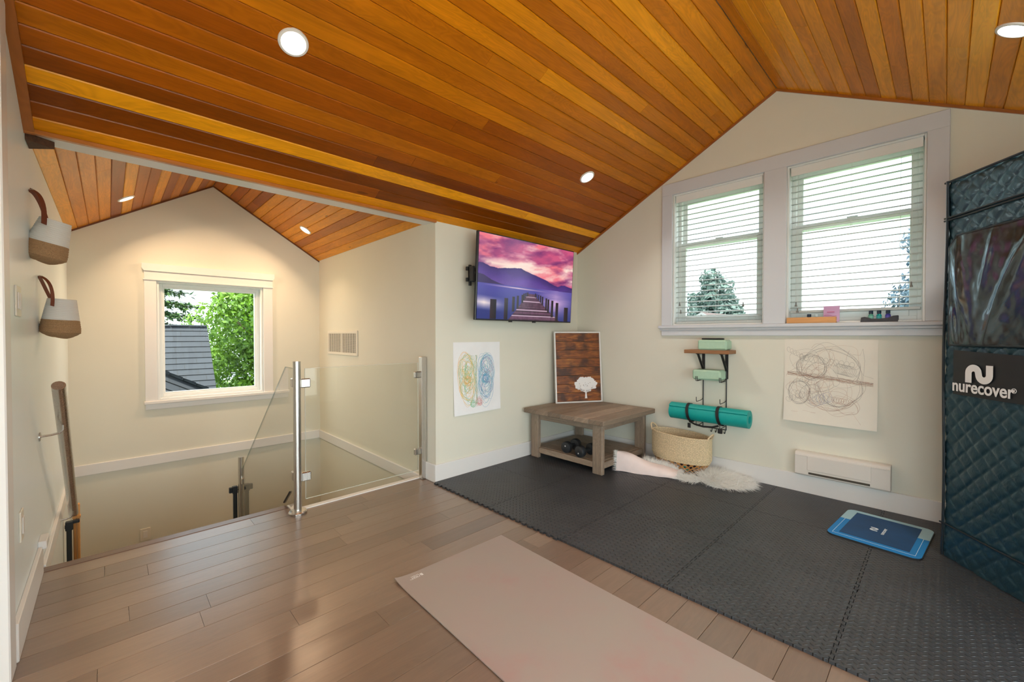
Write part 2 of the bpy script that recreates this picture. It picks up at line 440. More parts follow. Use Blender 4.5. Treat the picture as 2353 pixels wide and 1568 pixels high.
# header between room and dormer: its underside is the white strip
mb = MB(); mb.prism([(XL, 2.052), (XC, 2.052), (XC, zdorm(XC) + .03), (XR, ZRD + .03), (XL, zdorm(XL) + .03)], YT + .004, 2.935, 'y')
tag(mb.build('trim_3', M['white'], smooth=0), kind='structure')
mb = MB(); wood_box(mb, XL + .001, YT - .022, 2.040, XC, YT + .004, 2.060, 'x', .6, .002)
tag(mb.build('trim_4', M['cedar_trim'], smooth=0), kind='structure')
mb = MB(); mb.prism([(XL + .001, 2.80), (XL + .085, 2.86), (XL + .001, 2.935)], 2.020, 2.052, 'z')
tag(mb.build('trim_5', plain('rough_dark_wood', (.09, .035, .015), .7, noise=.4, nscale=80), smooth=0), kind='structure')

# walls
mb = MB(); mb.prism([(2.25, -2.7), (YD + .12, -2.7), (YD + .12, 2.08), (YT, 2.085), (2.25, zmain(2.25) + .03)], XL - .12, XL, 'x')
tag(mb.build('wall_left', M['wall_left'], smooth=0), kind='structure')
mb = MB(); mb.box(XB, 2.25, -.02, XL - .12, 2.37, 2.75); 
mb.box(XB - .12, YB, -.02, XB, 2.37, .10); mb.box(XB - .12, YB, .10, XB, -1.4, 1.66); mb.box(XB - .12, .34, .10, XB, 2.37, 1.95)
mb.prism([(-1.4, 1.95), (2.37, 1.95), (2.37, 2.3), (YR, ZR + .05), (-1.4, zmain(-1.4) + .05)], XB - .12, XB, 'x'); mb.prism([(YB, 1.66), (-1.4, 1.66), (-1.4, zmain(-1.4) + .05), (YB, zb + .1)], XB - .12, XB, 'x')
tag(mb.build('wall_alcove', M['wall'], smooth=0), kind='structure')
mb = MB(); mb.box(XB - .12, YB - .12, -.02, XW + .18, YB, .10); mb.box(XB - .12, YB - .12, 1.66, XW + .18, YB, 1.95); mb.box(XB - .12, YB - .12, .10, -1.15, YB, 1.66); mb.box(2.6, YB - .12, .10, XW + .18, YB, 1.66)
tag(mb.build('wall_back', M['wall'], smooth=0), kind='structure')
mb = MB(); mb.box(XC, YT, -.25, XW + .18, YT + .12, 2.10)
tag(mb.build('wall_tv', M['wall'], smooth=0), kind='structure')
mb = MB(); mb.box(XC, YT + .12, -2.7, XC + .12, YD + .12, 2.10); mb.box(XC, YT + .001, -2.7, XC + .12, YT + .12, -.25)
tag(mb.build('wall_stairwell_right', M['wall'], smooth=0), kind='structure')
# window wall (gable) with two openings
WZ0, WZ1 = 1.249, 2.42
A0, A1, B0, B1 = .090, .833, .983, 1.713     # opening right (A) and left (B), in Y
mb = MB(); X0, X1 = XW, XW + .18
mb.box(X0, YB, -.25, X1, YT, WZ0)
mb.box(X0, B1, WZ0, X1, YT, 1.85); mb.box(X0, A1, WZ0, X1, B0, WZ1); mb.box(X0, YB, WZ0, X1, A0, 1.70)
mb.prism([(B1, 1.85), (YT, 1.85), (YT, ZE + .03), (B1, zmain(B1) + .03)], X0, X1, 'x')
mb.prism([(YB, 1.70), (A0, 1.70), (A0, zmain(A0) + .03), (YB, zmain(YB) + .03)], X0, X1, 'x')
mb.prism([(A0, WZ1), (B1, WZ1), (B1, zmain(B1) + .03), (YR, ZR + .03), (A0, zmain(A0) + .03)], X0, X1, 'x')
tag(mb.build('wall_window', M['wall'], smooth=0), kind='structure')
# dormer wall with opening
DX0, DX1, DZ0, DZ1 = .335, 1.242, .53, 1.69
mb = MB(); ya, yb = YD, YD + .14
mb.box(XL, ya, -2.7, XC, yb, DZ0); mb.box(XL, ya, DZ0, DX0, yb, DZ1); mb.box(DX1, ya, DZ0, XC, yb, DZ1)
mb.prism([(XL, DZ1), (XC, DZ1), (XC, zdorm(XC) + .02), (XR, ZRD + .02), (XL, zdorm(XL) + .02)], ya, yb, 'y')
tag(mb.build('wall_dormer', M['wall'], smooth=0), kind='structure')
# front face of the well below the floor edge, lower floor
mb = MB(); mb.box(.90, 2.93, -2.7, XC, 3.0, -.25); mb.box(XL, 2.93, -2.7, .90, 3.0, -.25)
tag(mb.build('wall_stairwell_front', M['wall'], smooth=0), kind='structure')
mb = MB(); mb.box(XL - .1, 2.93, -2.75, XC + .1, YD + .14, -2.7)
tag(mb.build('floor_lower', M['floor'], smooth=0), kind='structure')
# stairs
mb = MB(); n = 7; rise = .178; run = .235
for i in range(1, n):
    y = 3.08 + (i - 1) * run
    wood_box(mb, XL + .02, y, -i * rise - .03, .86, y + run + .02, -i * rise, 'x', .3)
mb.box(XL + .02, 3.08 + (n - 1) * run, -n * rise - .1, XC - .02, YD - .02, -n * rise)
for i in range(1, 8):
    y = 3.08 + (n - 1) * run - (i - 1) * run
    wood_box(mb, .93, y - run - .02, -(n + i) * rise - .03, XC - .02, y, -(n + i) * rise, 'x', .3)
tag(mb.build('stairs', M['floor'], smooth=0), kind='structure')
mb = MB()
mb.prism([(3.05, -.25), (3.05, -.1), (4.5, -1.25), (4.5, -1.45), (4.4, -1.45)], .862, .90, 'x')
tag(mb.build('trim_6', M['white'], smooth=0), kind='structure')

# baseboards
BH = .14
def base(name, boxes):
    mb = MB()
    for b in boxes: mb.box(*b, c=.003)
    tag(mb.build(name, M['white'], smooth=0), kind='structure')
base('baseboard_tv', [(XC - .016, YT - .016, 0, XW, YT, BH), (XC - .016, YT, 0, XC, 2.945, BH)])
base('baseboard_window', [(XW - .016, YB, 0, XW, YT - .016, BH)])
base('baseboard_left', [(XL, 2.27, 0, XL + .016, 3.05, BH)])
base('baseboard_back', [(XB, YB, 0, XW - .016, YB + .016, .095), (XB, YB + .016, 0, XB + .016, 2.25, .095)])
base('trim_7', [(XL, 3.12, -.085, XL + .018, YD, .012), (XL, YD - .018, -.085, XC, YD, .012), (XC - .018, 3.0, -.085, XC, YD, .012)])
base('trim_8', [(XL, 3.02, .125, XL + .03, 3.13, .165)])
mb = MB(); mb.prism([(3.12, -.25), (3.12, -.02), (4.6, -1.18), (4.6, -1.38)], XL, XL + .014, 'x')
tag(mb.build('trim_9', M['white'], smooth=0), kind='structure')
mb = MB(); mb.box(XL - .13, 2.135, 0, XL + .012, 2.25, 2.30, c=.004)
tag(mb.build('trim_10', M['white'], smooth=0), kind='structure')
# thin cedar strips where the boards meet the walls
mb = MB(); t = .022
def strip(mb, p, q, o1, o2):
    p, q, o1, o2 = map(Vector, (p, q, o1, o2))
    vs = [p, p + o1, p + o1 + o2, p + o2, q, q + o1, q + o1 + o2, q + o2]; L = (q - p).length
    mb.add(vs, [(0, 1, 2, 3), (7, 6, 5, 4), (0, 4, 5, 1), (1, 5, 6, 2), (2, 6, 7, 3), (3, 7, 4, 0)], .2, [(0, i * .02) for i in range(4)] + [(L, i * .02) for i in range(4)])
strip(mb, (XW, YR, ZR), (XW, YT, ZE), (-.012, 0, 0), (0, 0, -.018))
strip(mb, (XW, YR, ZR), (XW, YB, zmain(YB)), (-.012, 0, 0), (0, 0, -.018))
tag(mb.build('trim_11', M['cedar_trim'], smooth=0), kind='structure')
mb = MB(); strip(mb, (XL, 2.10, zmain(2.10)), (XL, YT, ZE), (.032, 0, 0), (0, -.008, -.016))
tag(mb.build('trim_12', M['cedar_trim'], smooth=0), kind='structure')
mb = MB()
strip(mb, (XR, YD, ZRD), (XL, YD, zdorm(XL)), (0, -.01, 0), (0, 0, -.014))
strip(mb, (XR, YD, ZRD), (XC, YD, zdorm(XC)), (0, -.01, 0), (0, 0, -.014))
tag(mb.build('trim_13', plain('dark_cedar_strip', (.16, .05, .012), .5), smooth=0), kind='structure')

# ---- window_1 (dormer)
w1 = struct_root('window_1', (XR, YD, DZ0)); mb = MB(); y0 = YD - .022
mb.box(.245, y0, .52, .335, YD, 1.70, c=.003); mb.box(DX1, y0, .52, 1.335, YD, 1.70, c=.003)
mb.box(.245, y0 - .004, 1.695, 1.335, YD, 1.775, c=.003)
mb.prism([(.245, 1.775), (1.335, 1.775), (1.352, 1.80), (1.352, 1.845), (.228, 1.845), (.228, 1.80)], y0 - .016, YD, 'y')
mb.box(.238, y0 - .010, 1.690, 1.342, YD, 1.702)
mb.build('casing', M['white'], w1, smooth=0)
mb = MB(); mb.box(.235, y0 - .02, .500, 1.345, YD + .08, .530, c=.004); mb.box(.245, y0, .447, 1.335, YD, .500, c=.003)
mb.build('sill', M['white'], w1, smooth=0)
mb = MB()
def frame_y(mb, x0, x1, z0, z1, wd, ya, yb):
    mb.box(x0, ya, z0, x0 + wd, yb, z1, c=.002); mb.box(x1 - wd, ya, z0, x1, yb, z1, c=.002)
    mb.box(x0 + wd, ya, z0, x1 - wd, yb, z0 + wd, c=.002); mb.box(x0 + wd, ya, z1 - wd, x1 - wd, yb, z1, c=.002)
frame_y(mb, DX0, DX1, DZ0, DZ1, .02, YD + .0, YD + .14)
frame_y(mb, DX0 + .02, DX1 - .02, DZ0 + .02, DZ1 - .02, .03, YD + .06, YD + .13)
frame_y(mb, DX0 + .032, DX1 - .032, DZ0 + .032, DZ1 - .032, .034, YD + .075, YD + .115)
mb.build('frame', M['vinyl'], w1, smooth=0)
mb = MB(); mb.box(DX0 + .06, YD + .093, DZ0 + .06, DX1 - .06, YD + .097, DZ1 - .06); mb.build('pane', M['glass'], w1, smooth=0)

# ---- window_2, window_3 with shared casing
mb = MB(); x0 = XW - .022
mb.box(x0, B1, 1.249, XW, 1.81, 2.422, c=.003); mb.box(x0, -.008, 1.249, XW, A0, 2.422, c=.003); mb.box(x0, A1, 1.249, XW, B0, 2.422, c=.003)
mb.box(x0, -.008, 2.420, XW, 1.81, 2.525, c=.003)
tag(mb.build('trim_14', M['whitew'], smooth=0), kind='structure')
mb = MB(); mb.box(XW - .045, -.03, 1.222, XW + .08, 1.832, 1.249, c=.004); mb.box(XW - .033, -.02, 1.204, XW, 1.822, 1.222, c=.003)
mb.box(x0, -.008, 1.158, XW, 1.81, 1.204, c=.003)
tag(mb.build('trim_15', M['whitew'], smooth=0), kind='structure')
def dh_window(name, y0, y1, zmeet):
    r = struct_root(name, (XW + .1, (y0 + y1) / 2, WZ0)); mb = MB()
    def fr(x0, x1, a, b, c0, c1, w, wb=None):
        wb = wb or w
        mb.box(x0, a, c0, x1, a + w, c1, c=.002); mb.box(x0, b - w, c0, x1, b, c1, c=.002)
        mb.box(x0, a + w, c0, x1, b - w, c0 + wb, c=.002); mb.box(x0, a + w, c1 - w, x1, b - w, c1, c=.002)
    fr(XW + .001, XW + .18, y0, y1, WZ0, WZ1, .012)
    fr(XW + .085, XW + .17, y0 + .012, y1 - .012, WZ0 + .012, WZ1 - .012, .028)
    fr(XW + .125, XW + .155, y0 + .036, y1 - .036, zmeet - .02, WZ1 - .036, .040)
    mb.build('upper_sash', M['vinyl'], r, smooth=0)
    mb = MB(); fr(XW + .090, XW + .122, y0 + .036, y1 - .036, WZ0 + .036, zmeet + .025, .042, .052)
    mb.box(XW + .08, (y0 + y1) / 2 - .03, zmeet + .025, XW + .11, (y0 + y1) / 2 + .03, zmeet + .032)
    mb.build('lower_sash', M['vinyl'], r, smooth=0)
    mb = MB(); mb.box(XW + .139, y0 + .07, zmeet, XW + .142, y1 - .07, WZ1 - .07)
    mb.box(XW + .104, y0 + .07, WZ0 + .08, XW + .107, y1 - .07, zmeet); mb.build('pane', M['glass'], r, smooth=0)
dh_window('window_2', B0, B1, 1.965); dh_window('window_3', A0, A1, 1.965)

# unseen glazing added behind and beside the camera to let in fill daylight
w4 = struct_root('window_fill_back', (.6, YB - .06, .1)); mb = MB()
for i in range(5):
    frame_y(mb, -1.15 + i * .75, -.40 + i * .75, .10, 1.66, .04, YB - .11, YB - .02)
mb.build('frame', M['vinyl'], w4, smooth=0)
mb = MB(); mb.box(-1.15, YB - .07, .11, 2.6, YB - .066, 1.65); mb.build('pane', M['glass'], w4, smooth=0)
w5 = struct_root('window_fill_side', (XB - .06, .3, .1)); mb = MB()
for i in range(2):
    y = -1.4 + i * .87
    mb.box(XB - .11, y, .10, XB - .02, y + .04, 1.95); mb.box(XB - .11, y + .83, .10, XB - .02, y + .87, 1.95)
    mb.box(XB - .11, y + .04, .10, XB - .02, y + .83, .14); mb.box(XB - .11, y + .04, 1.91, XB - .02, y + .83, 1.95)
mb.build('frame', M['vinyl'], w5, smooth=0)
mb = MB(); mb.box(XB - .07, -1.4, .11, XB - .066, .34, 1.94); mb.build('pane', M['glass'], w5, smooth=0)

# daylight portals for the sampler (they emit nothing themselves)
def portal(loc, rot, sx, sy):
    l = bpy.data.lights.new('window_portal', 'AREA'); l.shape = 'RECTANGLE'; l.size = sx; l.size_y = sy; l.cycles.is_portal = True
    o = bpy.data.objects.new('window_portal', l); link(o); o.location = loc; o.rotation_euler = rot
portal((XW + .175, .92, 1.83), (0, R(90), 0), 1.15, 1.62)
portal((.725, YB - .13, .88), (R(90), 0, 0), 3.75, 1.56)
portal((XB - .13, -.53, 1.02), (0, R(-90), 0), 1.85, 1.74)
portal((XR, YD + .13, 1.11), (R(-90), 0, 0), .9, 1.15)

# ============================================================ THINGS
# ---- recessed ceiling lights
M['emit'] = plain('lamp_lens', (1, 1, 1), .3, emit=((1, .93, .84), 9))
M['emitd'] = plain('warm_lamp_lens', (1, 1, 1), .3, emit=((1, .85, .68), 9))
def can_light(p, nrm, label, power, col, em, r=.062, group='recessed ceiling lights'):
    nrm = Vector(nrm).normalized()
    rt = thing('recessed_ceiling_light', label, 'ceiling light', p, 0, group)
    p = Vector(p)
    mb = MB(); mb.lathe([(r * .74, .006), (r * .76, -.001), (r * .82, -.007), (r * .97, -.005), (r, 0), (r, .004)], p, 40, axis=nrm * 1.0, closed=True)
    mb.build('trim_ring', M['white'], rt)
    mb = MB(); mb.lathe([(0.0001, -.0015), (r * .76, -.0015)], p, 32, axis=nrm, closed=True)
    mb.build('lens', em, rt, smooth=0)
    l = bpy.data.lights.new('lamp', 'AREA'); l.shape = 'DISK'; l.size = r * 1.4; l.energy = power; l.color = col; l.spread = R(138 if power == LAMP_DORMER_W else 125)
    o = bpy.data.objects.new('lamp', l); link(o); o.parent = rt
    q = Vector((0, 0, -1)).rotation_difference(-nrm); o.rotation_mode = 'QUATERNION'; o.rotation_quaternion = q; o.location = -nrm * .004
nL = (0, Nd.y, Nd.z); nRr = (0, -Nd.y, Nd.z)
E_, Ed = M['emit'], M['emitd']
def onmain(x, y): return (x, y, zmain(y) - .0005)
can_light(onmain(.60, 2.012), nL, 'round recessed light glaring on the cedar slope above the stair opening', LAMP_W * .55, LAMP_COL, E_)
can_light(onmain(2.805, 2.031), nL, 'round recessed light in the cedar slope above the wall television', LAMP_W, LAMP_COL, E_)
can_light(onmain(2.775, -.19), nRr, 'recessed light in the far right cedar slope above the black quilted tent', LAMP_W, LAMP_COL, E_)
can_light(onmain(.60, -.19), nRr, 'unseen recessed light in the cedar slope right over the camera', LAMP_W, LAMP_COL, E_)  # out of view; repeats the lamp grid and adds fill light
can_light(onmain(-.8, .4), nRr, 'unseen recessed light added over the side alcove left of the camera', LAMP_W * .6, LAMP_COL, E_)  # out of view; extra lamp added for fill light
NlU = (Nl.x, 0, Nl.z); NqU = (Nq.x, 0, Nq.z)
can_light((.115, 4.70, zdorm(.115) - .0005), NlU, 'recessed light in the left slope of the dormer ceiling', LAMP_DORMER_W, LAMP_DORMER_COL, Ed)
can_light((1.505, 4.70, zdorm(1.505) - .0005), NqU, 'recessed light in the right slope of the dormer ceiling', LAMP_DORMER_W, LAMP_DORMER_COL, Ed)

# ---- television
def tv():
    n_u, n_v = 420, 240
    xb, yb, zb = 2.130, 2.629, 1.289; yt, zt = 2.588, 1.996; Wd = 1.227
    rt = thing('television', 'wall-mounted flat television showing a wooden jetty on a lake under pink clouds', 'television', (xb + Wd / 2, 2.70, 1.289))
    U = Vector((1, 0, 0)); V = Vector((0, yt - yb, zt - zb)); H = V.length; V = V.normalized(); Nn = U.cross(V)   # faces -Y
    O = Vector((xb, yb, zb))
    def P(u, v, d=0): return O + U * u + V * v + Nn * d
    mb = MB(); mb.M = Matrix.Translation(O) @ Matrix((U, V, Nn)).transposed().to_4x4()
    mb.box(-.004, -.004, -.03, Wd + .004, H + .004, -.002, c=.003); mb.box(.25, .12, -.055, Wd - .25, H - .2, -.03, c=.006)
    mb.build('case', M['blackgloss'], rt)
    for a in (.38, .68):
        mb = MB(); mb.M = Matrix.Translation(O) @ Matrix((U, V, Nn)).transposed().to_4x4()
        mb.box(a, -.014, -.02, a + .035, -.004, -.004, c=.001); mb.build('sensor', M['blackgloss'], rt)
    mb = MB(); mb.box(2.11, 2.685, 1.565, 2.135, 2.70, 1.735, c=.002); mb.box(2.10, 2.70, 1.60, 3.2, 2.72, 1.63); mb.box(2.10, 2.70, 1.69, 3.2, 2.72, 1.72)
    mb.box(2.5, 2.66, 1.5, 2.56, 2.73, 1.8); mb.box(2.9, 2.66, 1.5, 2.96, 2.73, 1.8); mb.box(2.55, 2.73, 1.55, 2.92, YT - .001, 1.78)
    mb.box(2.11, 2.64, 1.60, 2.13, 2.70, 1.72)
    mb.build('mount', M['black'], rt)
    # picture
    us = np.linspace(0, 1, n_u + 1); vs = np.linspace(0, 1, n_v + 1); uu, vv = np.meshgrid(us, 1 - vs)   # vv: 0 top .. 1 bottom
    rs = np.random.RandomState(4)
    def vn(x, y, s):
        g = np.random.RandomState(s).rand(64, 64); xi = np.floor(x).astype(int); yi = np.floor(y).astype(int); fx = x - xi; fy = y - yi
        fx = fx * fx * (3 - 2 * fx); fy = fy * fy * (3 - 2 * fy)
        a = g[yi % 64, xi % 64]; b = g[yi % 64, (xi + 1) % 64]; c = g[(yi + 1) % 64, xi % 64]; d = g[(yi + 1) % 64, (xi + 1) % 64]
        return (a * (1 - fx) + b * fx) * (1 - fy) + (c * (1 - fx) + d * fx) * fy
    def fbm(x, y, s, o=5):
        r = 0; am = .5
        for i in range(o): r = r + am * vn(x * 2 ** i + 7 * i, y * 2 ** i + 3 * i, s + i); am *= .5
        return r
    def L(c, d, t): t = np.clip(t, 0, 1)[..., None]; return np.array(c) * (1 - t) + np.array(d) * t
    # sky (display colours)
    q = fbm(uu * 5 + 1, vv * 9 + uu * 2.2, 10); q2 = fbm(uu * 3 + 4, vv * 6, 30)
    sky = L((.45, .16, .42), (.82, .33, .50), (q - .25) * 2.6)
    sky = sky * (1 - np.clip((q2 - .46) * 6, 0, 1)[..., None]) + L((.95, .45, .52), (1, .90, .84), (q - .32) * 4) * np.clip((q2 - .46) * 6, 0, 1)[..., None]
    hor = np.clip(1 - np.abs(vv - (.33 + .18 * np.clip(uu - .45, 0, 1))) / .09, 0, 1) * np.clip((q - .22) * 4, 0, 1)
    sky = sky * (1 - hor[..., None]) + np.array((1, .88, .82)) * hor[..., None]
    img = sky
    # mountains
    mx = [0, .04, .10, .18, .26, .33, .40, .46, .54, .62, .70, .76, .82, .86, .91, 1.0]
    my = [.345, .345, .375, .385, .365, .355, .345, .375, .405, .435, .465, .50, .525, .50, .495, .52]
    ml = np.interp(us, mx, my)[None, :] + .012 * (fbm(us[None, :] * 18, us[None, :] * 0, 50) - .5)
    hz = .575
    mt = np.clip((vv - ml) / .18, 0, 1)
    mcol = L((.22, .11, .42), (.40, .27, .62), mt) * (1 + .25 * (fbm(uu * 9, vv * 14, 60) - .5))[..., None]
    img = np.where((vv > ml)[..., None], mcol, img)
    dl = np.interp(us, [0, .05, .12, .2, .26], [.47, .48, .53, .565, .58])[None, :]
    img = np.where(((vv > dl) & (uu < .26))[..., None], np.array((.20, .12, .34)), img)
    dr = np.interp(us, [.8, .9, 1.0], [.60, .575, .55])[None, :]
    img = np.where(((vv > dr) & (uu > .85))[..., None], np.array((.25, .16, .45)), img)
    # water
    wcol = L((.30, .27, .62), (.16, .20, .47), (vv - hz) * 3) * np.ones_like(img)
    wn = fbm(uu * 3, vv * 26, 70)
    lf = np.clip(1 - np.abs(uu - .06) / .22, 0, 1) * np.clip(1 - np.abs(vv - .80 - uu * .1) / .09, 0, 1)
    wcol = wcol * (1 - lf[..., None]) + np.array((.98, .90, .88)) * lf[..., None]
    rf = np.clip(1 - np.abs(uu - .80) / .24, 0, 1) * np.clip(1 - np.abs(vv - .74) / .26, 0, 1) * np.clip(.4 + wn, 0, 1)
    wcol = wcol * (1 - rf[..., None]) + np.array((.90, .72, .88)) * rf[..., None]
    st = np.clip(1 - np.abs(vv - hz - .015 - .03 * uu) / .012, 0, 1) * np.clip(1 - np.abs(uu - .38) / .34, 0, 1)
    wcol = wcol * (1 - st[..., None]) + np.array((1, .85, .85)) * st[..., None]
    img = np.where((vv > hz + .01 * uu)[..., None], wcol, img)
    # jetty
    t = (vv - .655) / (1 - .655); lx = .475 - .185 * t ** 1.15 ; rx = .555 + .30 * t ** 1.2
    dock = (t > 0) & (uu > lx) & (uu < rx)
    pl = np.sin(1 / (t + .06) * 26) * .5 + .5
    dcol = L((.22, .13, .20), (.45, .30, .40), pl * .7 + .6 * (fbm(uu * 60, vv * 30, 80) - .3))
    for k in (.12, .3, .62, .84):
        dcol = np.where((np.abs(t - k) < .012 + .01 * k)[..., None], np.array((.78, .66, .74)), dcol)
    img = np.where(dock[..., None], dcol, img)
    posts = [(.145, .76, 1.0, .030), (.265, .735, 1.0, .019), (.335, .71, .90, .014), (.378, .695, .86, .011), (.425, .675, .78, .009), (.44, .66, .75, .008), (.455, .65, .72, .007), (.47, .645, .70, .006), (.483, .64, .69, .005),
             (.565, .645, .70, .006), (.58, .65, .71, .006), (.60, .655, .73, .007), (.622, .665, .76, .008), (.645, .675, .79, .009), (.69, .695, .86, .010), (.715, .705, .89, .011), (.762, .72, .95, .014), (.82, .745, 1.0, .018), (.935, .80, 1.0, .026)]
    for px, a, b, wd in posts:
        mk = (np.abs(uu - px) < wd * .95) & (vv > a) & (vv < b)
        sh = np.clip((uu - px) / wd * .5 + .5, 0, 1)
        img = np.where(mk[..., None], L((.20, .13, .16), (.07, .05, .10), sh), img)
    img = np.clip(img, 0, 1) ** 2.2
    rgba = np.ones((img.shape[0] * img.shape[1], 4), dtype=np.float32); rgba[:, :3] = img.reshape(-1, 3)
    mb = MB(); mb.grid(lambda a, b: P(.006 + a * (Wd - .012), .008 + b * (H - .014), .0005), n_u, n_v)
    m, ntt, b = newmat('lit_screen'); b.inputs['Base Color'].default_value = (.01, .01, .01, 1); b.inputs['Roughness'].default_value = .2
    ca = N(ntt, 'ShaderNodeVertexColor', layer_name='picture'); ntt.links.new(ca.outputs[0], b.inputs['Emission Color']); b.inputs['Emission Strength'].default_value = .95
    o = mb.build('screen', m, rt, smooth=0)
    col = o.data.color_attributes.new('picture', 'FLOAT_COLOR', 'POINT'); col.data.foreach_set('color', rgba.ravel())
tv()

# ---- corner table
def table():
    rt = thing('corner_table', 'weathered square wooden table with a lower shelf standing in the room corner', 'table', (3.23, 2.30, .012))
    ZT = .480; x0, x1, y0, y1 = 2.80, 3.648, 1.865, 2.745
    mb = MB(); nb = 6
    for i in range(nb):
        a = y0 + (y1 - y0) * i / nb; b_ = y0 + (y1 - y0) * (i + 1) / nb
        wood_box(mb, x0, a + .0005, ZT - .042, x1, b_ - .0005, ZT, 'x', None, .004)
    mb.build('tabletop', M['table'], rt, smooth=0)
    lx = [(2.885, 2.925), (3.565, 3.605)]; ly = [(1.935, 2.030), (2.640, 2.730)]
    for a in lx:
        for b_ in ly:
            mb = MB(); wood_box(mb, a[0], b_[0], .0125, a[1], b_[1], ZT - .049, 'z', .55, .004); mb.build('leg', M['table'], rt, smooth=0)
    mb = MB()
    wood_box(mb, 2.905, 2.031, ZT - .11, 2.940, 2.639, ZT - .049, 'y', .5); wood_box(mb, 3.550, 2.031, ZT - .11, 3.585, 2.639, ZT - .049, 'y', .5)
    wood_box(mb, 2.926, 1.96, ZT - .11, 3.564, 1.995, ZT - .049, 'x', .5); wood_box(mb, 2.926, 2.66, ZT - .11, 3.564, 2.695, ZT - .049, 'x', .5)
    mb.build('apron', M['table'], rt, smooth=0)
    mb = MB()
    wood_box(mb, 2.895, 2.031, .058, 2.930, 2.639, .108, 'y', .8); wood_box(mb, 2.926, 1.945, .058, 3.564, 1.98, .108, 'x', .8)
    for i in range(5):
        a = 2.932 + (3.60 - 2.932) * i / 5
        wood_box(mb, a + .0005, 2.031, .085, a + (3.60 - 2.932) / 5 - .0005, 2.70, .110, 'y')
    wood_box(mb, 2.926, 1.981, .085, 3.564, 2.0305, .110, 'x')
    mb.build('lower_shelf', M['table'], rt, smooth=0)
table()

# ---- wooden tree picture leaning in the corner
def art():
    BL = Vector((3.195, 2.690, .4815)); BR = Vector((3.632, 2.440, .4815)); TL = Vector((3.225, 2.745, 1.195))
    U = (BR - BL); Wd = U.length; U.normalize(); V = (TL - BL); V -= U * V.dot(U); H = V.length; V.normalize(); Nn = U.cross(V)
    MM = Matrix.Translation(BL) @ Matrix((U, V, Nn)).transposed().to_4x4()
    rt = thing('tree_picture', 'framed stained plank picture of a white tree leaning in the corner on the table', 'picture', tuple(BL + U * Wd / 2))
    mb = MB(); mb.M = MM; t = .013
    for b in ((0, 0, t, H), (Wd - t, 0, Wd, H), (t, 0, Wd - t, t), (t, H - t, Wd - t, H)): mb.box(b[0], b[1], -.002, b[2], b[3], .022, c=.001)
    mb.build('frame', M['white'], rt, smooth=0)
    m, nt, b = newmat('torched_planks')
    at = N(nt, 'ShaderNodeAttribute', attribute_name='tone'); uv = N(nt, 'ShaderNodeUVMap')
    mp = N(nt, 'ShaderNodeMapping'); mp.inputs['Scale'].default_value = (5, 26, 1); nt.links.new(uv.outputs[0], mp.inputs[0])
    n1 = N(nt, 'ShaderNodeTexNoise', Scale=1.0, Detail=5.0, Distortion=1.5); nt.links.new(mp.outputs[0], n1.inputs['Vector'])
    n2 = N(nt, 'ShaderNodeTexNoise', Scale=7.0, Detail=4.0); nt.links.new(uv.outputs[0], n2.inputs['Vector'])
    c = ramp(nt, n1.outputs['Fac'], [(.3, (.07, .018, .004)), (.5, (.22, .062, .010)), (.74, (.44, .16, .028))])
    c = mixc(nt, ramp(nt, n2.outputs['Fac'], [(.46, (0, 0, 0)), (.62, (.85, .85, .85))]), c, (.035, .012, .006))
    nt.links.new(c, b.inputs['Base Color']); b.inputs['Roughness'].default_value = .45
    mb = MB(); mb.M = MM; n = 8
    for i in range(n):
        n0 = len(mb.v); a = t + (H - 2 * t) * i / n; c1 = t + (H - 2 * t) * (i + 1) / n
        mb.box(t, a + .0012, 0, Wd - t, c1 - .0012, .012, rnd.random(), c=.0015)
        loc = [MM.inverted() @ Vector(v) for v in mb.v[n0:]]; off = rnd.random() * 9
        for k, l in enumerate(loc): mb.uv[n0 + k] = (l.x + off, l.y + off)
    pk_ = mb.build('planks', m, rt, smooth=0)
    # tree silhouette
    cx, cy = Wd * .655, .175; r = random.Random(3); mb = MB(); mb.M = MM
    pts = []
    for i in range(90):
        a = 2 * PI * i / 90; rr = 1 + r.uniform(-.07, .07) + .05 * math.sin(a * 7)
        x = math.cos(a) * .122 * rr; y = math.sin(a) * (.082 if math.sin(a) > 0 else .055) * rr
        pts.append((cx + x, cy + y))
    nn = len(pts); c0 = len(mb.v)
    mb.add([(cx, cy, .0128)] + [(p[0], p[1], .0128) for p in pts], [(0, 1 + i, 1 + (i + 1) % nn) for i in range(nn)])
    for s in (-1, 1):
        pass
    mb.add([(cx - .035, .118, .0128), (cx + .03, .118, .0128), (cx + .004, .095, .0128), (cx + .010, .040, .0128), (cx - .016, .040, .0128), (cx - .010, .095, .0128)], [(0, 5, 2, 1), (5, 4, 3, 2)])
    for _ in range(30):
        a = r.uniform(PI * 1.02, PI * 1.98); x = cx + math.cos(a) * .115 * r.uniform(.5, 1.05); y = cy + math.sin(a) * .06
        mb.add([(x - .008, y, .0128), (x + .008, y + .003, .0128), (x + r.uniform(-.01, .01), y - .014, .0128)], [(0, 2, 1)])
    mb.build('white_tree', plain('chalk_white', (.80, .80, .80), .6), pk_, smooth=0)
    mb = MB(); mb.M = MM
    for _ in range(22):
        x = cx + r.gauss(.01, .04); y = cy - .012 + r.gauss(0, .022); s = r.uniform(.0015, .004)
        mb.add([(x - s, y - s, .0131), (x + s * 1.3, y - s * .5, .0131), (x, y + s, .0131)], [(0, 1, 2)])
    tag(mb.build('leaf_gap', plain('gap_brown', (.09, .035, .015), .6), pk_, smooth=0), kind='stuff')
art()

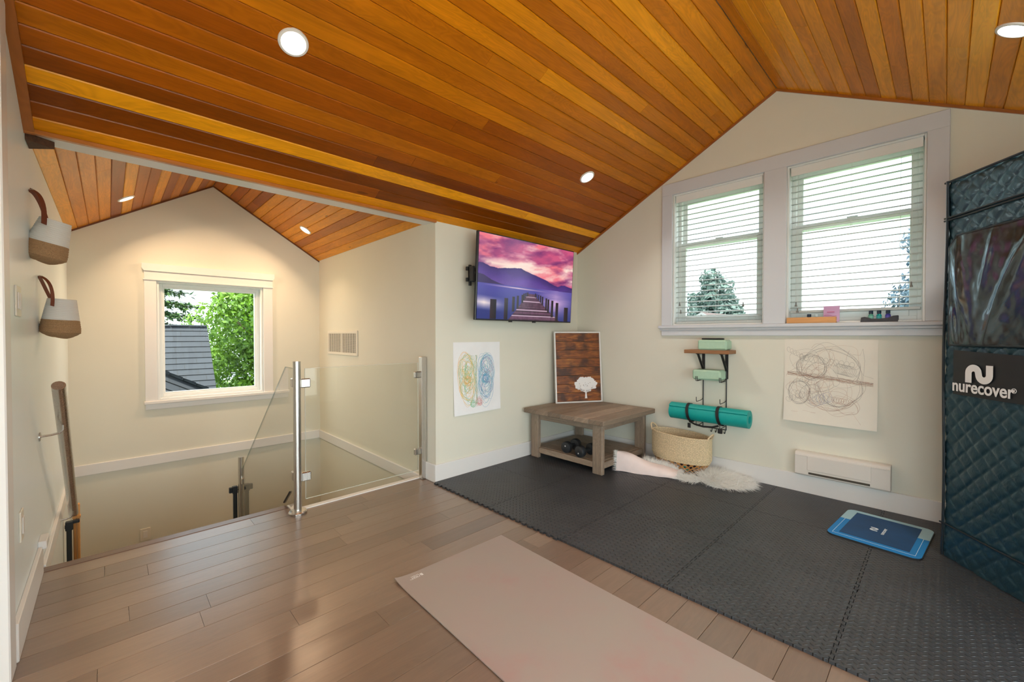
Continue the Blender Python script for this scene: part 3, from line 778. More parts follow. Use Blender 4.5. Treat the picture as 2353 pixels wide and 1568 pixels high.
# ---- drawings
def arc(cx, cy, rx, ry, a0, a1, n, rot=0):
    o = []; sd_ = rnd.random() * 50; rx0, ry0 = rx, ry
    for i in range(n + 1):
        a = a0 + (a1 - a0) * i / n; q_ = 1 + .30 * pnoise(Vector((a * .8, sd_, 0))); q2_ = 1 + .30 * pnoise(Vector((a * .8, sd_, 9))); x = rx * math.cos(a) * q_; y = ry * math.sin(a) * q2_
        o.append((cx + x * math.cos(rot) - y * math.sin(rot), cy + x * math.sin(rot) + y * math.cos(rot)))
    return o
def sheet(rt, fn, Wd, H, mat, name='paper'):
    mb = MB(); mb.grid(lambda a, b: fn(a * Wd, b * H, 0), 24, 28); return mb.build(name, mat, rt, solid=.0006)
def drawing1():
    rt = thing('crayon_drawing', 'white paper with coloured crayon wing-shaped loops taped under the television', 'drawing', (2.27, YT, .50))
    Wd, H = .512, .605
    def f(x, y, d):
        v = y / H; curl = .012 * (1 - v) ** 3 * (1 + .4 * math.sin(x * 9)) + .001
        return Vector((2.015 + x + .004 * (1 - v), YT - .001 - curl - d, .498 + y + .006 * (1 - v) * x / Wd))
    sheet(rt, f, Wd, H, M['paper'])
    r = random.Random(5)
    cols = {'green': (.16, .50, .26), 'orange': (.88, .45, .10), 'yellow': (.85, .62, .15), 'teal': (.10, .42, .50), 'blue': (.08, .35, .62), 'purple': (.38, .20, .38), 'red': (.65, .16, .14)}
    B = {k: MB() for k in cols}
    def add(c, pts, wd=.0012):
        B[c].ribbon([f(min(max(x, .01), Wd - .01), min(max(y, .01), H - .01), .0007 + .0002 * r.random()) for x, y in pts], wd, (0, -1, 0))
    for side in (-1, 1):
        cx = .232 + side * .095 + (side > 0) * .02
        pal = (['orange'] * 3 + ['green'] * 4 + ['yellow'] * 2) if side < 0 else (['teal'] * 4 + ['blue'] * 4 + ['purple'] * 2)
        for i in range(9):
            s = 1 - r.uniform(0, .16)
            add(['yellow', 'orange', 'green'][i % 3] if side < 0 else ['teal', 'blue', 'blue'][i % 3], arc(cx + r.gauss(0, .006), .30 + r.gauss(0, .008), .088 * s, .225 * s, 0, 2 * PI, 60, side * -.08), .0015)
        for i in range(48):
            s = r.uniform(.25, .85)
            add(r.choice(pal), arc(cx + r.gauss(0, .018), .17 + .26 * r.random(), .075 * s, .12 * s, r.random() * 6, r.random() * 6 + 7, 46, r.uniform(-.6, .6)), .0014)
        for i in range(14):
            add('orange' if side < 0 else 'blue', arc(cx + r.gauss(0, .008) + side * -.005, .285 + r.gauss(0, .008), .035 * r.uniform(.4, 1), .05 * r.uniform(.4, 1), 0, 6.4, 30), .0015)
    for i in range(26):
        c = 'green' if i % 2 else 'red'; x0 = .19 if i % 2 else .265
        add(c, arc(x0 + r.gauss(0, .012), .085 + r.gauss(0, .012), r.uniform(.01, .035), r.uniform(.01, .03), 0, 6.3, 20), .0012)
    for i in range(10):
        add(['green', 'teal', 'orange'][i % 3], [(.238 + r.gauss(0, .004) + .006 * math.sin(k * .3 + i), .08 + k * .018) for k in range(24)], .0013)
    for k, b in B.items(): b.build(k + '_crayon', plain('crayon_' + k, cols[k], .7), rt, smooth=0)
drawing1()
def drawing2():
    rt = thing('pencil_drawing', 'large cream paper of brown and grey scribbled loops below the right window', 'drawing', (XW, .575, .53))
    Wd, H = .533, .604
    def f(x, y, d):   # x runs to the right in the photograph = -Y
        v = y / H; curl = .03 * (1 - v) ** 3 * (.4 + .8 * abs(math.sin(x * 4 + .6))) + .001
        return Vector((XW - .001 - curl - d, .841 - x, .530 + y - .006 * x / Wd * (1 - v)))
    sheet(rt, f, Wd, H, M['paper2'])
    r = random.Random(9)
    cols = {'grey': (.25, .23, .21), 'brown': (.34, .16, .10), 'tan': (.55, .36, .26), 'blue': (.25, .28, .45)}; B = {k: MB() for k in cols}
    def add(c, pts, wd=.001):
        B[c].ribbon([f(min(max(x, .008), Wd - .008), min(max(y, .008), H - .008), .0007 + .0002 * r.random()) for x, y in pts], wd, (-1, 0, 0))
    for i in range(16):
        add(['grey', 'brown', 'brown', 'tan'][i % 4], [(.02 + .49 * k / 12, .345 - .05 * k / 12 + r.gauss(0, .006) + .004 * (i % 5)) for k in range(13)], .0011)
    def coil(c, x0, y0, x1, y1, n, ra):
        pts = []
        for k in range(n * 14):
            t = k / (n * 14); a = 2 * PI * k / 14
            pts.append((x0 + (x1 - x0) * t + ra * math.cos(a), y0 + (y1 - y0) * t + ra * 1.2 * math.sin(a)))
        add(c, pts, .0010)
    coil('grey', .02, .53, .14, .46, 6, .014); coil('grey', .10, .47, .42, .42, 11, .02); coil('grey', .02, .15, .12, .20, 5, .016)
    coil('grey', .06, .20, .30, .17, 10, .024); coil('brown', .30, .18, .38, .17, 6, .018); coil('grey', .32, .40, .40, .38, 9, .03); coil('blue', .18, .15, .28, .2, 5, .03)
    for i in range(5):
        add('grey', arc(.27 + r.gauss(0, .006), .37 + r.gauss(0, .006), .17, .15 + .01 * i, 3.2, -.35, 50)); add('grey', arc(.17 + r.gauss(0, .006), .40, .085, .09, 0, 6.4, 40))
        add('grey', arc(.10 + r.gauss(0, .004), .215, .065, .085, 0, 6.4, 40, r.uniform(-.2, .2))); add('grey', arc(.33 + r.gauss(0, .006), .27, .125, .13, 2.9, 6.6, 40))
        add('brown', arc(.28, .21 + r.gauss(0, .005), .13, .10, 2.8, 6.1, 40))
    for i in range(34):
        add(r.choice(['brown', 'tan', 'grey', 'tan']), arc(r.uniform(.08, .42), r.uniform(.14, .50), r.uniform(.03, .11), r.uniform(.03, .11), r.random() * 6, r.random() * 6 + 6, 40, r.random() * 3), .0008)
    add('grey', [(.40, .50), (.44, .495), (.455, .54), (.465, .46), (.46, .36), (.51, .345)]); add('tan', [(.30, .08), (.40, .11), (.45, .03)]); add('tan', [(.05, .07 + 0), (.2, .075), (.12, .085)])
    for k, b in B.items(): b.build(k + '_pencil', plain('pencil_' + k, cols[k], .8), rt, smooth=0)
drawing2()

# ---- wall rack with shelf, hooks
def rack():
    rt = thing('exercise_rack', 'black wire wall rack with a wooden shelf on top and curved hooks', 'rack', (XW, 1.35, .40))
    mb = MB(); wood_box(mb, 3.512, 1.180, 1.010, XW - .001, 1.540, 1.040, 'y', .5, .003); mb.build('shelf_board', M['shelf'], rt, smooth=0)
    for y in (1.437, 1.250):
        mb = MB(); mb.box(XW - .006, y - .012, .80, XW - .001, y + .012, 1.009)
        mb.box(3.53, y - .010, 1.004, XW - .006, y + .010, 1.0095)
        mb.add([(3.545, y - .009, 1.006), (3.553, y - .009, 1.006), (XW - .006, y - .009, .875), (XW - .006, y - .009, .860), (3.545, y + .009, 1.006), (3.553, y + .009, 1.006), (XW - .006, y + .009, .875), (XW - .006, y + .009, .860)],
               [(0, 1, 2, 3), (7, 6, 5, 4), (0, 4, 5, 1), (1, 5, 6, 2), (2, 6, 7, 3), (3, 7, 4, 0)])
        mb.build('bracket', M['black'], rt, smooth=0)
        mb = MB(); mb.tube([(XW - .008, y, .90), (XW - .008, y, .375)], .0045, 8); mb.build('upright', M['black'], rt)
        for z in (.785, .612, .410):
            mb = MB()
            for dy in ((-.006, .006) if z > .7 else (0,)):
                mb.tube([(XW - .008, y + dy, z + .02), (XW - .020, y + dy, z + .006), (XW - .05, y + dy, z), (3.530, y + dy, z - .004), (3.522, y + dy, z + .002), (3.520, y + dy, z + .035)], .003, 8)
            mb.build('hook', M['black'], rt)
    mb = MB(); mb.tube([(XW - .008, 1.437, .378), (XW - .008, 1.250, .378)], .004, 8); mb.build('crossbar', M['black'], rt)
    for y in (1.36, 1.325, 1.29, 1.255):
        mb = MB(); mb.tube([(XW - .008, y, .378), (XW - .012, y, .362), (XW - .022, y, .350), (XW - .035, y, .352), (XW - .040, y, .366)], .003, 8); mb.build('small_hook', M['black'], rt)
rack()
foam = plain('mint_foam', (.42, .62, .46), .6, noise=.03, nscale=50)
def yblock(loc, label, rz=0, notch=False):
    rt = thing('yoga_block', label, 'yoga block', loc, rz, 'mint yoga blocks')
    mb = MB(); mb.box(-.065, -.112, 0, .065, .112, .082, c=.012); mb.build('foam_body', foam, rt, local=True, smooth=0, bevel=.003)
    return rt
yblock((3.592, 1.32, 1.0408), 'mint green foam block lying on the wooden shelf', R(2))
yblock((3.603, 1.367, .7915), 'mint green foam block held by the upper wire hooks', R(1))
mb = MB(); mb.box(3.55, 1.235, 1.1245, 3.575, 1.41, 1.137, c=.004)
o = mb.build('remote_control', M['blackgloss']); tag(o, 'slim black remote lying on top of the upper mint block', 'remote')

def rolled_mat():
    teal = plain('teal_mat', (.0, .36, .33), .5, noise=.04, nscale=40)
    cx, cz = 3.575, .503; y0, y1 = 1.050, 1.672
    rt = thing('rolled_yoga_mat', 'teal rolled exercise mat hanging on the lower rack hooks', 'yoga mat', (cx, (y0 + y1) / 2, .42))
    th = .0085; turns = 4.2; r0 = .030; nseg = 200
    def rad(a): return r0 + th * 1.12 * a / (2 * PI)
    prof_o = []; prof_i = []
    for k in range(nseg + 1):
        a = turns * 2 * PI * k / nseg; ro = rad(a) + th / 2; ri = rad(a) - th / 2
        an = a + 1.2
        prof_o.append((math.cos(an) * ro, math.sin(an) * ro)); prof_i.append((math.cos(an) * ri, math.sin(an) * ri))
    mb = MB(); loop = prof_o + prof_i[::-1]; n = len(loop)
    vs = [(cx + p[0], y0, cz + p[1]) for p in loop] + [(cx + p[0], y1, cz + p[1]) for p in loop]
    fs = [(i, (i + 1) % n, n + (i + 1) % n, n + i) for i in range(n)]
    for k in range(nseg):
        a, b, c, d = k, k + 1, n - 2 - k, n - 1 - k
        fs.append((a, d, c, b)); fs.append((n + a, n + b, n + c, n + d))
    mb.add(vs, fs); mb.build('mat_roll', teal, rt, smooth=30)
    R0 = rad(turns * 2 * PI) + th / 2
    st = MB()
    for y in (1.505, 1.262):
        pts = [(cx + math.cos(a) * (R0 + .003), y + .012 * math.sin(a * 1) , cz + math.sin(a) * (R0 + .003)) for a in [2 * PI * k / 40 for k in range(40)]]
        vs = []
        for p in pts: 
            vs += [(p[0], p[1] - .012, p[2]), (p[0], p[1] + .012, p[2])]
        m = len(pts); st.add(vs, [(2 * i, 2 * ((i + 1) % m), 2 * ((i + 1) % m) + 1, 2 * i + 1) for i in range(m)])
    pts = [(cx - .045, 1.50, cz - .068), (cx - .055, 1.45, cz - .085), (cx - .055, 1.38, cz - .095), (cx - .05, 1.31, cz - .09), (cx - .045, 1.262, cz - .073)]
    st.ribbon(pts, .016, (1, 0, .3))
    st_ = st.build('strap', M['nylon'], rt, solid=.002)
    mb = MB(); mb.box(cx - .075, 1.475, .385, cx - .071, 1.500, .425); mb.build('tag_label', M['nylon'], st_)
    mb = MB(); mb.box(cx - .075, 1.225, .375, cx - .06, 1.26, .415, c=.004); mb.build('buckle', M['nylon'], st_)
rolled_mat()

# ---- wall heater
def heater():
    rt = thing('heater', 'long low cream wall heater mounted over the baseboard under the pencil drawing', 'heater', (3.64, .5, .14))
    mb = MB(); xf, xb = 3.598, XW - .017
    mb.prism([(xb, .150), (xf + .010, .150), (xf, .160), (xf, .300), (xf + .004, .312), (xf + .016, .318), (XW - .0005, .318), (XW - .0005, .150)], .234, .756, 'y')
    mb.build('cabinet', M['heater'], rt, bevel=.004, smooth=0)
    mb = MB(); mb.box(xf - .004, .330, .195, xf + .001, .680, .296, c=.002); mb.box(xf - .003, .236, .291, xf + .002, .754, .297, c=.001)
    fp_ = mb.build('front_panel', M['heater'], rt, smooth=0)
    mb = MB(); mb.box(xf - .0015, .335, .166, xf + .004, .672, .180); mb.build('air_slot', M['dark'], fp_, smooth=0)
heater()

# ---- floor vent grille in stair wall
def vent():
    rt = thing('air_vent', 'cream metal air return grille high on the stairwell side wall', 'vent', (XC, 4.6, .94))
    mb = MB(); x = XC - .012
    mb.box(x, 4.20, .945, XC - .0003, 4.225, 1.21, c=.002); mb.box(x, 4.975, .945, XC - .0003, 5.00, 1.21, c=.002)
    mb.box(x, 4.225, .945, XC - .0003, 4.975, .975, c=.002); mb.box(x, 4.225, 1.18, XC - .0003, 4.975, 1.21, c=.002); mb.box(x, 4.590, .975, XC - .001, 4.610, 1.18)
    mb.build('grille_frame', M['outlet'], rt, smooth=0)
    mb = MB(); mb.box(XC - .003, 4.225, .975, XC - .0005, 4.975, 1.18); mb.build('backing', M['dark'], rt, smooth=0)
    mb = MB()
    for i in range(26):
        z = .98 + i * .0078; mb.box(x + .002, 4.225, z, x + .004, 4.975, z + .0035)
    for i in range(12): mb.box(x, 4.25 + i * .063, .975, x + .003, 4.254 + i * .063, 1.18)
    mb.build('louvres', M['outlet'], rt, smooth=0)
vent()

# ---- stair railing
def flange(mb, x, y, z, r=.048): mb.lathe([(r, 0), (r, .010), (r - .006, .017), (.026, .020)], (x, y, z), 32)
def rail():
    rt = thing('glass_railing', 'glass stair guard panel held between two steel posts at the floor edge', 'railing', (1.35, 2.92, 0))
    mb = MB(); x, y = .878, 2.925
    mb.cyl((x, y, .01), (x, y, .992), .0235, 32); flange(mb, x, y, .001, .056); mb.build('post', M['steel'], rt)
    mb = MB(); mb.box(1.797, 2.902, .001, 1.842, 2.947, .988, c=.003); mb.build('post', M['steel'], rt, smooth=0)
    for z in (.847, .231):
        mb = MB(); mb.box(.900, 2.911, z - .030, .960, 2.939, z + .030, c=.006)
        mb.build('clamp', M['steel'], rt, smooth=0)
        mb = MB(); mb.box(1.742, 2.911, z - .026, 1.798, 2.939, z + .026, c=.006); mb.build('clamp', M['steel'], rt, smooth=0)
    mb = MB(); mb.box(.928, 2.921, .082, 1.775, 2.929, .942); mb.build('glass_panel', M['railglass'], rt, smooth=0)
    mb = MB(); mb.box(.928, 2.9208, .9421, 1.775, 2.9292, .9436); mb.box(.9262, 2.9208, .082, .9278, 2.9292, .942); mb.box(.928, 2.9208, .0795, 1.775, 2.9292, .0818)
    mb.box(1.7752, 2.9208, .082, 1.7768, 2.9292, .942)
    mb.build('glass_edge', M['glassedge_hi'], rt, smooth=0)
    rt = thing('stair_glass_panel', 'sloped glass guard panel running down beside the stair flight', 'railing', (.87, 3.7, -.3))
    px = .872; poly = [(2.965, .942), (3.147, .942), (4.49, -.085), (4.49, -.70), (2.965, .30)]
    poly = [(2.965, .942), (3.140, .942), (4.47, -.070), (4.47, -.85), (2.965, .05)]
    mb = MB(); mb.prism(poly, px - .004, px + .004, 'x'); mb.build('glass_panel', M['railglass'], rt, smooth=0)
    mb = MB(); e = [(2.965, .943), (3.140, .943), (4.47, -.069)]
    for a, b in zip(e[:-1], e[1:]): mb.add([(px - .0042, a[0], a[1]), (px + .0042, a[0], a[1]), (px + .0042, b[0], b[1]), (px - .0042, b[0], b[1]), (px - .0042, a[0], a[1] + .0025), (px + .0042, a[0], a[1] + .0025), (px + .0042, b[0], b[1] + .0025), (px - .0042, b[0], b[1] + .0025)], [(0, 1, 2, 3), (7, 6, 5, 4), (0, 4, 5, 1), (1, 5, 6, 2), (2, 6, 7, 3), (3, 7, 4, 0)])
    mb.build('glass_edge', M['glassedge'], rt, smooth=0)
    mb = MB(); mb.cyl((.868, 4.50, -1.246), (.868, 4.50, .040), .0235, 28); flange(mb, .868, 4.50, -1.246); mb.build('lower_post', M['steel'], rt)
    for yy, z in ((2.962, .850), (2.962, .235)):
        mb = MB(); mb.box(.858, yy - .012, z - .030, .886, yy + .035, z + .030, c=.006); mb.build('clamp', M['steel'], rt, smooth=0)
    mb = MB(); mb.box(.858, 4.43, -.20, .886, 4.49, -.145, c=.005); mb.build('clamp', M['steel'], rt, smooth=0)
    mb = MB(); mb.cyl((.864, 3.17, .004), (.864, 3.04, .11), .0065, 8)
    tag(mb.build('door_stop_strut', M['black']), 'thin black strut leaning at the foot of the steel post', 'strut')
rail()

def handrail():
    rt = thing('stair_handrail', 'brushed steel tube handrail sloping down along the left stair wall', 'handrail', (-.18, 3.4, .3))
    a = Vector((-.172, 2.90, .925)); b = Vector((-.186, 4.16, -.065))
    mb = MB(); mb.cyl(a, b, .0245, 32); mb.build('tube', M['steel'], rt, smooth=50)
    d = (b - a)
    for t, yw in ((.20, 3.13), (.93, 4.10)):
        p = a + d * t; mb = MB()
        mb.tube([(XL + .002, p.y + .0, p.z - .075), (XL + .04, p.y, p.z - .072), (p.x - .01, p.y, p.z - .066), (p.x, p.y, p.z - .05), (p.x, p.y, p.z - .022)], .0055, 10)
        mb.lathe([(.022, 0), (.022, .004), (.01, .006)], (XL + .0005, p.y, p.z - .075), 20, axis=(1, 0, 0)); mb.build('bracket', M['steel'], rt)
handrail()

def gate():
    rt = thing('safety_gate', 'black pressure-fit stair gate between the wall and lower steel post', 'gate', (.3, 4.52, -1.24))
    navy = plain('dark_gate_metal', (.02, .03, .042), .4)
    mb = MB(); mb.box(-.240, 4.50, -1.20, -.212, 4.53, -.235, c=.004); mb.box(-.245, 4.495, -.29, -.205, 4.535, -.225, c=.004); mb.box(-.212, 4.50, -.245, -.17, 4.53, -.222, c=.004)
    mb.box(.806, 4.50, -1.20, .838, 4.53, -.235, c=.004); mb.box(.800, 4.495, -.29, .842, 4.535, -.225, c=.004); mb.box(.775, 4.50, -.28, .80, 4.53, -.23, c=.004)
    mb.box(-.24, 4.50, -1.215, .838, 4.53, -1.185, c=.004)
    mb.build('frame', navy, rt, smooth=0)
    for z in (-.262,):
        mb = MB(); mb.cyl((-.248, 4.515, z), (-.240, 4.515, z), .014, 16); mb.build('wall_pad', M['black'], rt)
        mb = MB(); mb.cyl((.842, 4.515, z), (.905, 4.515, z), .004, 10); mb.cyl((.89, 4.515, z), (.905, 4.515, z), .014, 16); mb.build('wall_pad', M['black'], rt)
gate()
mb = MB(); wood_box(mb, -.206, 4.54, -1.246, -.189, 4.575, -.115, 'z', .3); wood_box(mb, -.187, 4.54, -1.246, -.170, 4.575, -.115, 'z', .7)
mb.box(-.21, 4.535, -.218, -.166, 4.58, -.205)
tag(mb.build('wooden_gate_post', M['pine'], smooth=0), 'pale pine post standing on the landing beside the black gate', 'post')

# ---- electrical plates
def plate_x(name, label, cat, y, z, w, h, paddles=1):
    rt = thing(name, label, cat, (XL, y, z)); mb = MB(); mb.box(XL + .0003, y - w / 2, z - h / 2, XL + .006, y + w / 2, z + h / 2, c=.002); pl_ = mb.build('plate', M['outlet'], rt, smooth=0)
    for i in range(paddles):
        yy = y + (i - (paddles - 1) / 2) * .046
        mb = MB(); mb.box(XL + .006, yy - .016, z - .033, XL + .010, yy + .016, z + .033, c=.002); mb.build('paddle', M['white'], pl_, smooth=0)
plate_x('light_switch', 'double white rocker switch plate on the left wall beside the baskets', 'light switch', 2.505, 1.295, .118, .118, 2)
plate_x('outlet_plate', 'pale outlet plate low on the left wall near the floor', 'outlet', 2.50, .42, .072, .118, 1)
rt = thing('outlet_plate', 'cream outlet plate low on the dormer wall seen above the floor edge', 'outlet', (.235, YD, -.8))
mb = MB(); mb.box(.196, YD - .006, -.80, .272, YD - .0003, -.685, c=.002); mb.build('plate', M['outlet'], rt, smooth=0)
mb = MB(); mb.box(.218, YD - .009, -.775, .250, YD - .006, -.71, c=.002); mb.build('socket', M['white'], rt, smooth=0)

# ---- hanging baskets on left wall
cot = plain('cotton_rope', (.72, .72, .68), .85); jute = plain('jute_rope', (.36, .22, .11), .9, noise=.25, nscale=300); lea = plain('brown_leather', (.17, .04, .018), .45)
def hang_basket(loc, label, tilt):
    rt = thing('hanging_basket', label, 'basket', loc, 0, 'rope baskets on the left wall')
    Mt = Matrix.Rotation(R(tilt[0]), 4, 'X') @ Matrix.Rotation(R(tilt[1]), 4, 'Y')
    def prof(z):  # z 0..1 bottom to top
        return .078 * (1 - .06 * z - .34 * max(0, (z - .25)) ** 1 ) * (min(1, (z + .02) / .16) ** .45)
    def body(z0, z1, rows, name, mat):
        mb = MB(); pr = []
        for k in range(rows * 6 + 1):
            z = z0 + (z1 - z0) * k / (rows * 6); rr = prof(z) + .0016 * abs(math.sin(PI * k / 6)); pr.append((rr, z * .20))
        inner = [(prof(z1) - .006, z1 * .20), (prof(z1 * .5 + z0 * .5) - .006, (z0 + z1) * .1)]
        vs = []
        n = 40; P_ = pr + (inner if z1 > .95 else [])
        for r_, z in P_:
            for q in range(n):
                a = 2 * PI * q / n; sag = .010 * max(0, math.cos(a - 1.0)) * (1 - z / .2)
                vs.append(Mt @ Vector((r_ * .98 * math.cos(a), r_ * 1.12 * math.sin(a), z - sag - .2)))
        mb.add(vs, [(i * n + k, i * n + (k + 1) % n, (i + 1) * n + (k + 1) % n, (i + 1) * n + k) for i in range(len(P_) - 1) for k in range(n)])
        if z0 == 0: mb.add([Mt @ Vector((0, 0, -.2))] + vs[:n], [(0, 1 + (k + 1) % n, 1 + k) for k in range(n)])
        mb.build(name, mat, rt, local=True, smooth=60)
    body(0, .46, 8, 'jute_base', jute); body(.46, 1, 12, 'cotton_body', cot)
    return rt
def strap(rt, pts, wd, name='leather_handle'):
    mb = MB(); mb.ribbon(pts, wd, (.75, -.66, 0)); mb.build(name, lea, rt, solid=.003)
b1 = hang_basket((XL + .082, 2.92, 1.702), 'upper cotton and jute rope basket hanging by a leather strap', (8, 14))
def bez(a, b, c, d, n=14):
    a, b, c, d = map(Vector, (a, b, c, d)); o = []
    for i in range(n + 1):
        t = i / n; o.append(a * (1 - t) ** 3 + b * 3 * t * (1 - t) ** 2 + c * 3 * t * t * (1 - t) + d * t ** 3)
    return o
strap(b1, bez((XL + .003, 2.90, 1.825), (XL + .03, 2.88, 1.825), (XL + .055, 2.86, 1.78), (XL + .050, 2.835, 1.665)), .022)
strap(b1, bez((XL + .003, 2.905, 1.825), (XL + .02, 2.93, 1.82), (XL + .04, 2.97, 1.78), (XL + .055, 2.99, 1.66)), .020)
b2 = hang_basket((XL + .082, 3.22, 1.352), 'lower cotton and jute rope basket hanging below and beyond the other', (3, 3))
strap(b2, bez((XL + .003, 3.20, 1.462), (XL + .03, 3.18, 1.458), (XL + .06, 3.16, 1.42), (XL + .052, 3.135, 1.310)), .017)
strap(b2, bez((XL + .003, 3.205, 1.462), (XL + .01, 3.22, 1.45), (XL + .015, 3.26, 1.42), (XL + .045, 3.29, 1.33)), .017)
for b_, (x, y, z) in ((b1, (XL, 2.9, 1.825)), (b2, (XL, 3.2, 1.462))):
    mb = MB(); mb.cyl((x + .0005, y, z), (x + .016, y, z), .004, 10); mb.build('peg', M['steel'], b_)

# ---- foam floor tiles
def tread(name, col):
    m, nt, b = newmat(name)
    tc = N(nt, 'ShaderNodeTexCoord'); mp = N(nt, 'ShaderNodeMapping'); mp.inputs['Rotation'].default_value = (0, 0, R(45)); s = 1 / .0215; mp.inputs['Scale'].default_value = (s, s, s)
    nt.links.new(tc.outputs['Object'], mp.inputs[0]); sp = N(nt, 'ShaderNodeSeparateXYZ'); nt.links.new(mp.outputs[0], sp.inputs[0])
    fx = math_(nt, 'FRACT', sp.outputs[0]); fy = math_(nt, 'FRACT', sp.outputs[1])
    ix = math_(nt, 'FLOOR', sp.outputs[0]); iy = math_(nt, 'FLOOR', sp.outputs[1])
    par = math_(nt, 'FLOORED_MODULO', math_(nt, 'ADD', ix, iy), 2.0)
    ax = math_(nt, 'ABSOLUTE', math_(nt, 'SUBTRACT', fx, .5)); ay = math_(nt, 'ABSOLUTE', math_(nt, 'SUBTRACT', fy, .5))
    def bar(a, bb): return math_(nt, 'SUBTRACT', 1.0, math_(nt, 'MINIMUM', 1.0, math_(nt, 'ADD', math_(nt, 'POWER', math_(nt, 'MULTIPLY', a, 2.1), 2.0), math_(nt, 'POWER', math_(nt, 'MULTIPLY', bb, 6.0), 2.0))))
    h = math_(nt, 'ADD', math_(nt, 'MULTIPLY', par, bar(ax, ay)), math_(nt, 'MULTIPLY', math_(nt, 'SUBTRACT', 1.0, par), bar(ay, ax)))
    bumped(nt, b, h, 1.0, .007)
    nz = N(nt, 'ShaderNodeTexNoise', Scale=4.0, Detail=5.0); nt.links.new(tc.outputs['Object'], nz.inputs['Vector'])
    nt.links.new(ramp(nt, nz.outputs['Fac'], [(.35, tuple(c * .85 for c in col)), (.7, tuple(c * 1.2 for c in col))]), b.inputs['Base Color'])
    b.inputs['Roughness'].default_value = .46; b.inputs['Specular IOR Level'].default_value = .6
    return m
M['foam'] = tread('black_foam', (.036, .038, .043))
TS = .613; TX0 = 1.822; TY0 = 2.728; TEETH = 12
def edge(p, q, sgn, plainedge=False):
    """jigsaw edge from p to q (2D); teeth stick out to both sides of the line"""
    if plainedge: return [p]
    dx, dy = q[0] - p[0], q[1] - p[1]; L = math.hypot(dx, dy); ux, uy = dx / L, dy / L; nx, ny = -uy, ux
    pts = [p]; pit = L / TEETH; h = .0115
    for k in range(TEETH):
        c = (k + .5) * pit
        for s, off in ((c - pit * .20, -h / 2 * 0), (c - pit * .30, h), (c + pit * .30, h), (c + pit * .20, 0)):
            pts.append((p[0] + ux * s + nx * off * sgn, p[1] + uy * s + ny * off * sgn))
    return pts
tile_rows = [('first', 'touching the television wall'), ('second', 'second row out from the television wall'), ('third', 'third row out from the television wall'), ('fourth', 'fourth row, level with the blue printed mat'), ('fifth', 'fifth row, beside the black tent'), ('sixth', 'sixth row, beyond the black tent')]
cols_ = ['at the wood floor edge', 'in the middle column', 'along the window wall']
for ci in range(3):
    for ri in range(6):
        x0 = TX0 + ci * TS; x1 = x0 + TS; y1 = TY0 - ri * TS; y0 = y1 - TS
        if ci == 2: x1 = XW - .018
        ext = .0
        if ri == 0: y1 = YT - .018
        if ri == 5: y0 = YB + .02
        hx = .0013
        p = [(x0 + hx, y0 + hx), (x1 - hx, y0 + hx), (x1 - hx, y1 - hx), (x0 + hx, y1 - hx)]
        e = []
        e += edge(p[0], p[1], -1, ri == 5)                   # bottom: teeth outwards (-y)
        e += edge(p[1], p[2], 1, ci == 2)                    # right edge
        e += edge(p[2], p[3], 1, ri == 0)                    # top: receives the teeth of the tile above
        if ci == 0 and ri >= 2:
            e += [p[3]]
        else: e += edge(p[3], p[0], -1, False)
        # top edge of this tile must match the bottom edge of the tile above: bottom teeth go to -y, so here they cut in
        mb = MB(); ez = .012
        mb.prism(e, .0003, ez, 'z')
        o = mb.build('foam_floor_tile', M['foam'], smooth=0)
        lab = 'black textured foam floor tile %s, %s' % (cols_[ci], tile_rows[ri][1])
        tag(o, lab, 'floor tile', 'black foam floor tiles')
if True:
    for ri in range(2, 6):
        pass

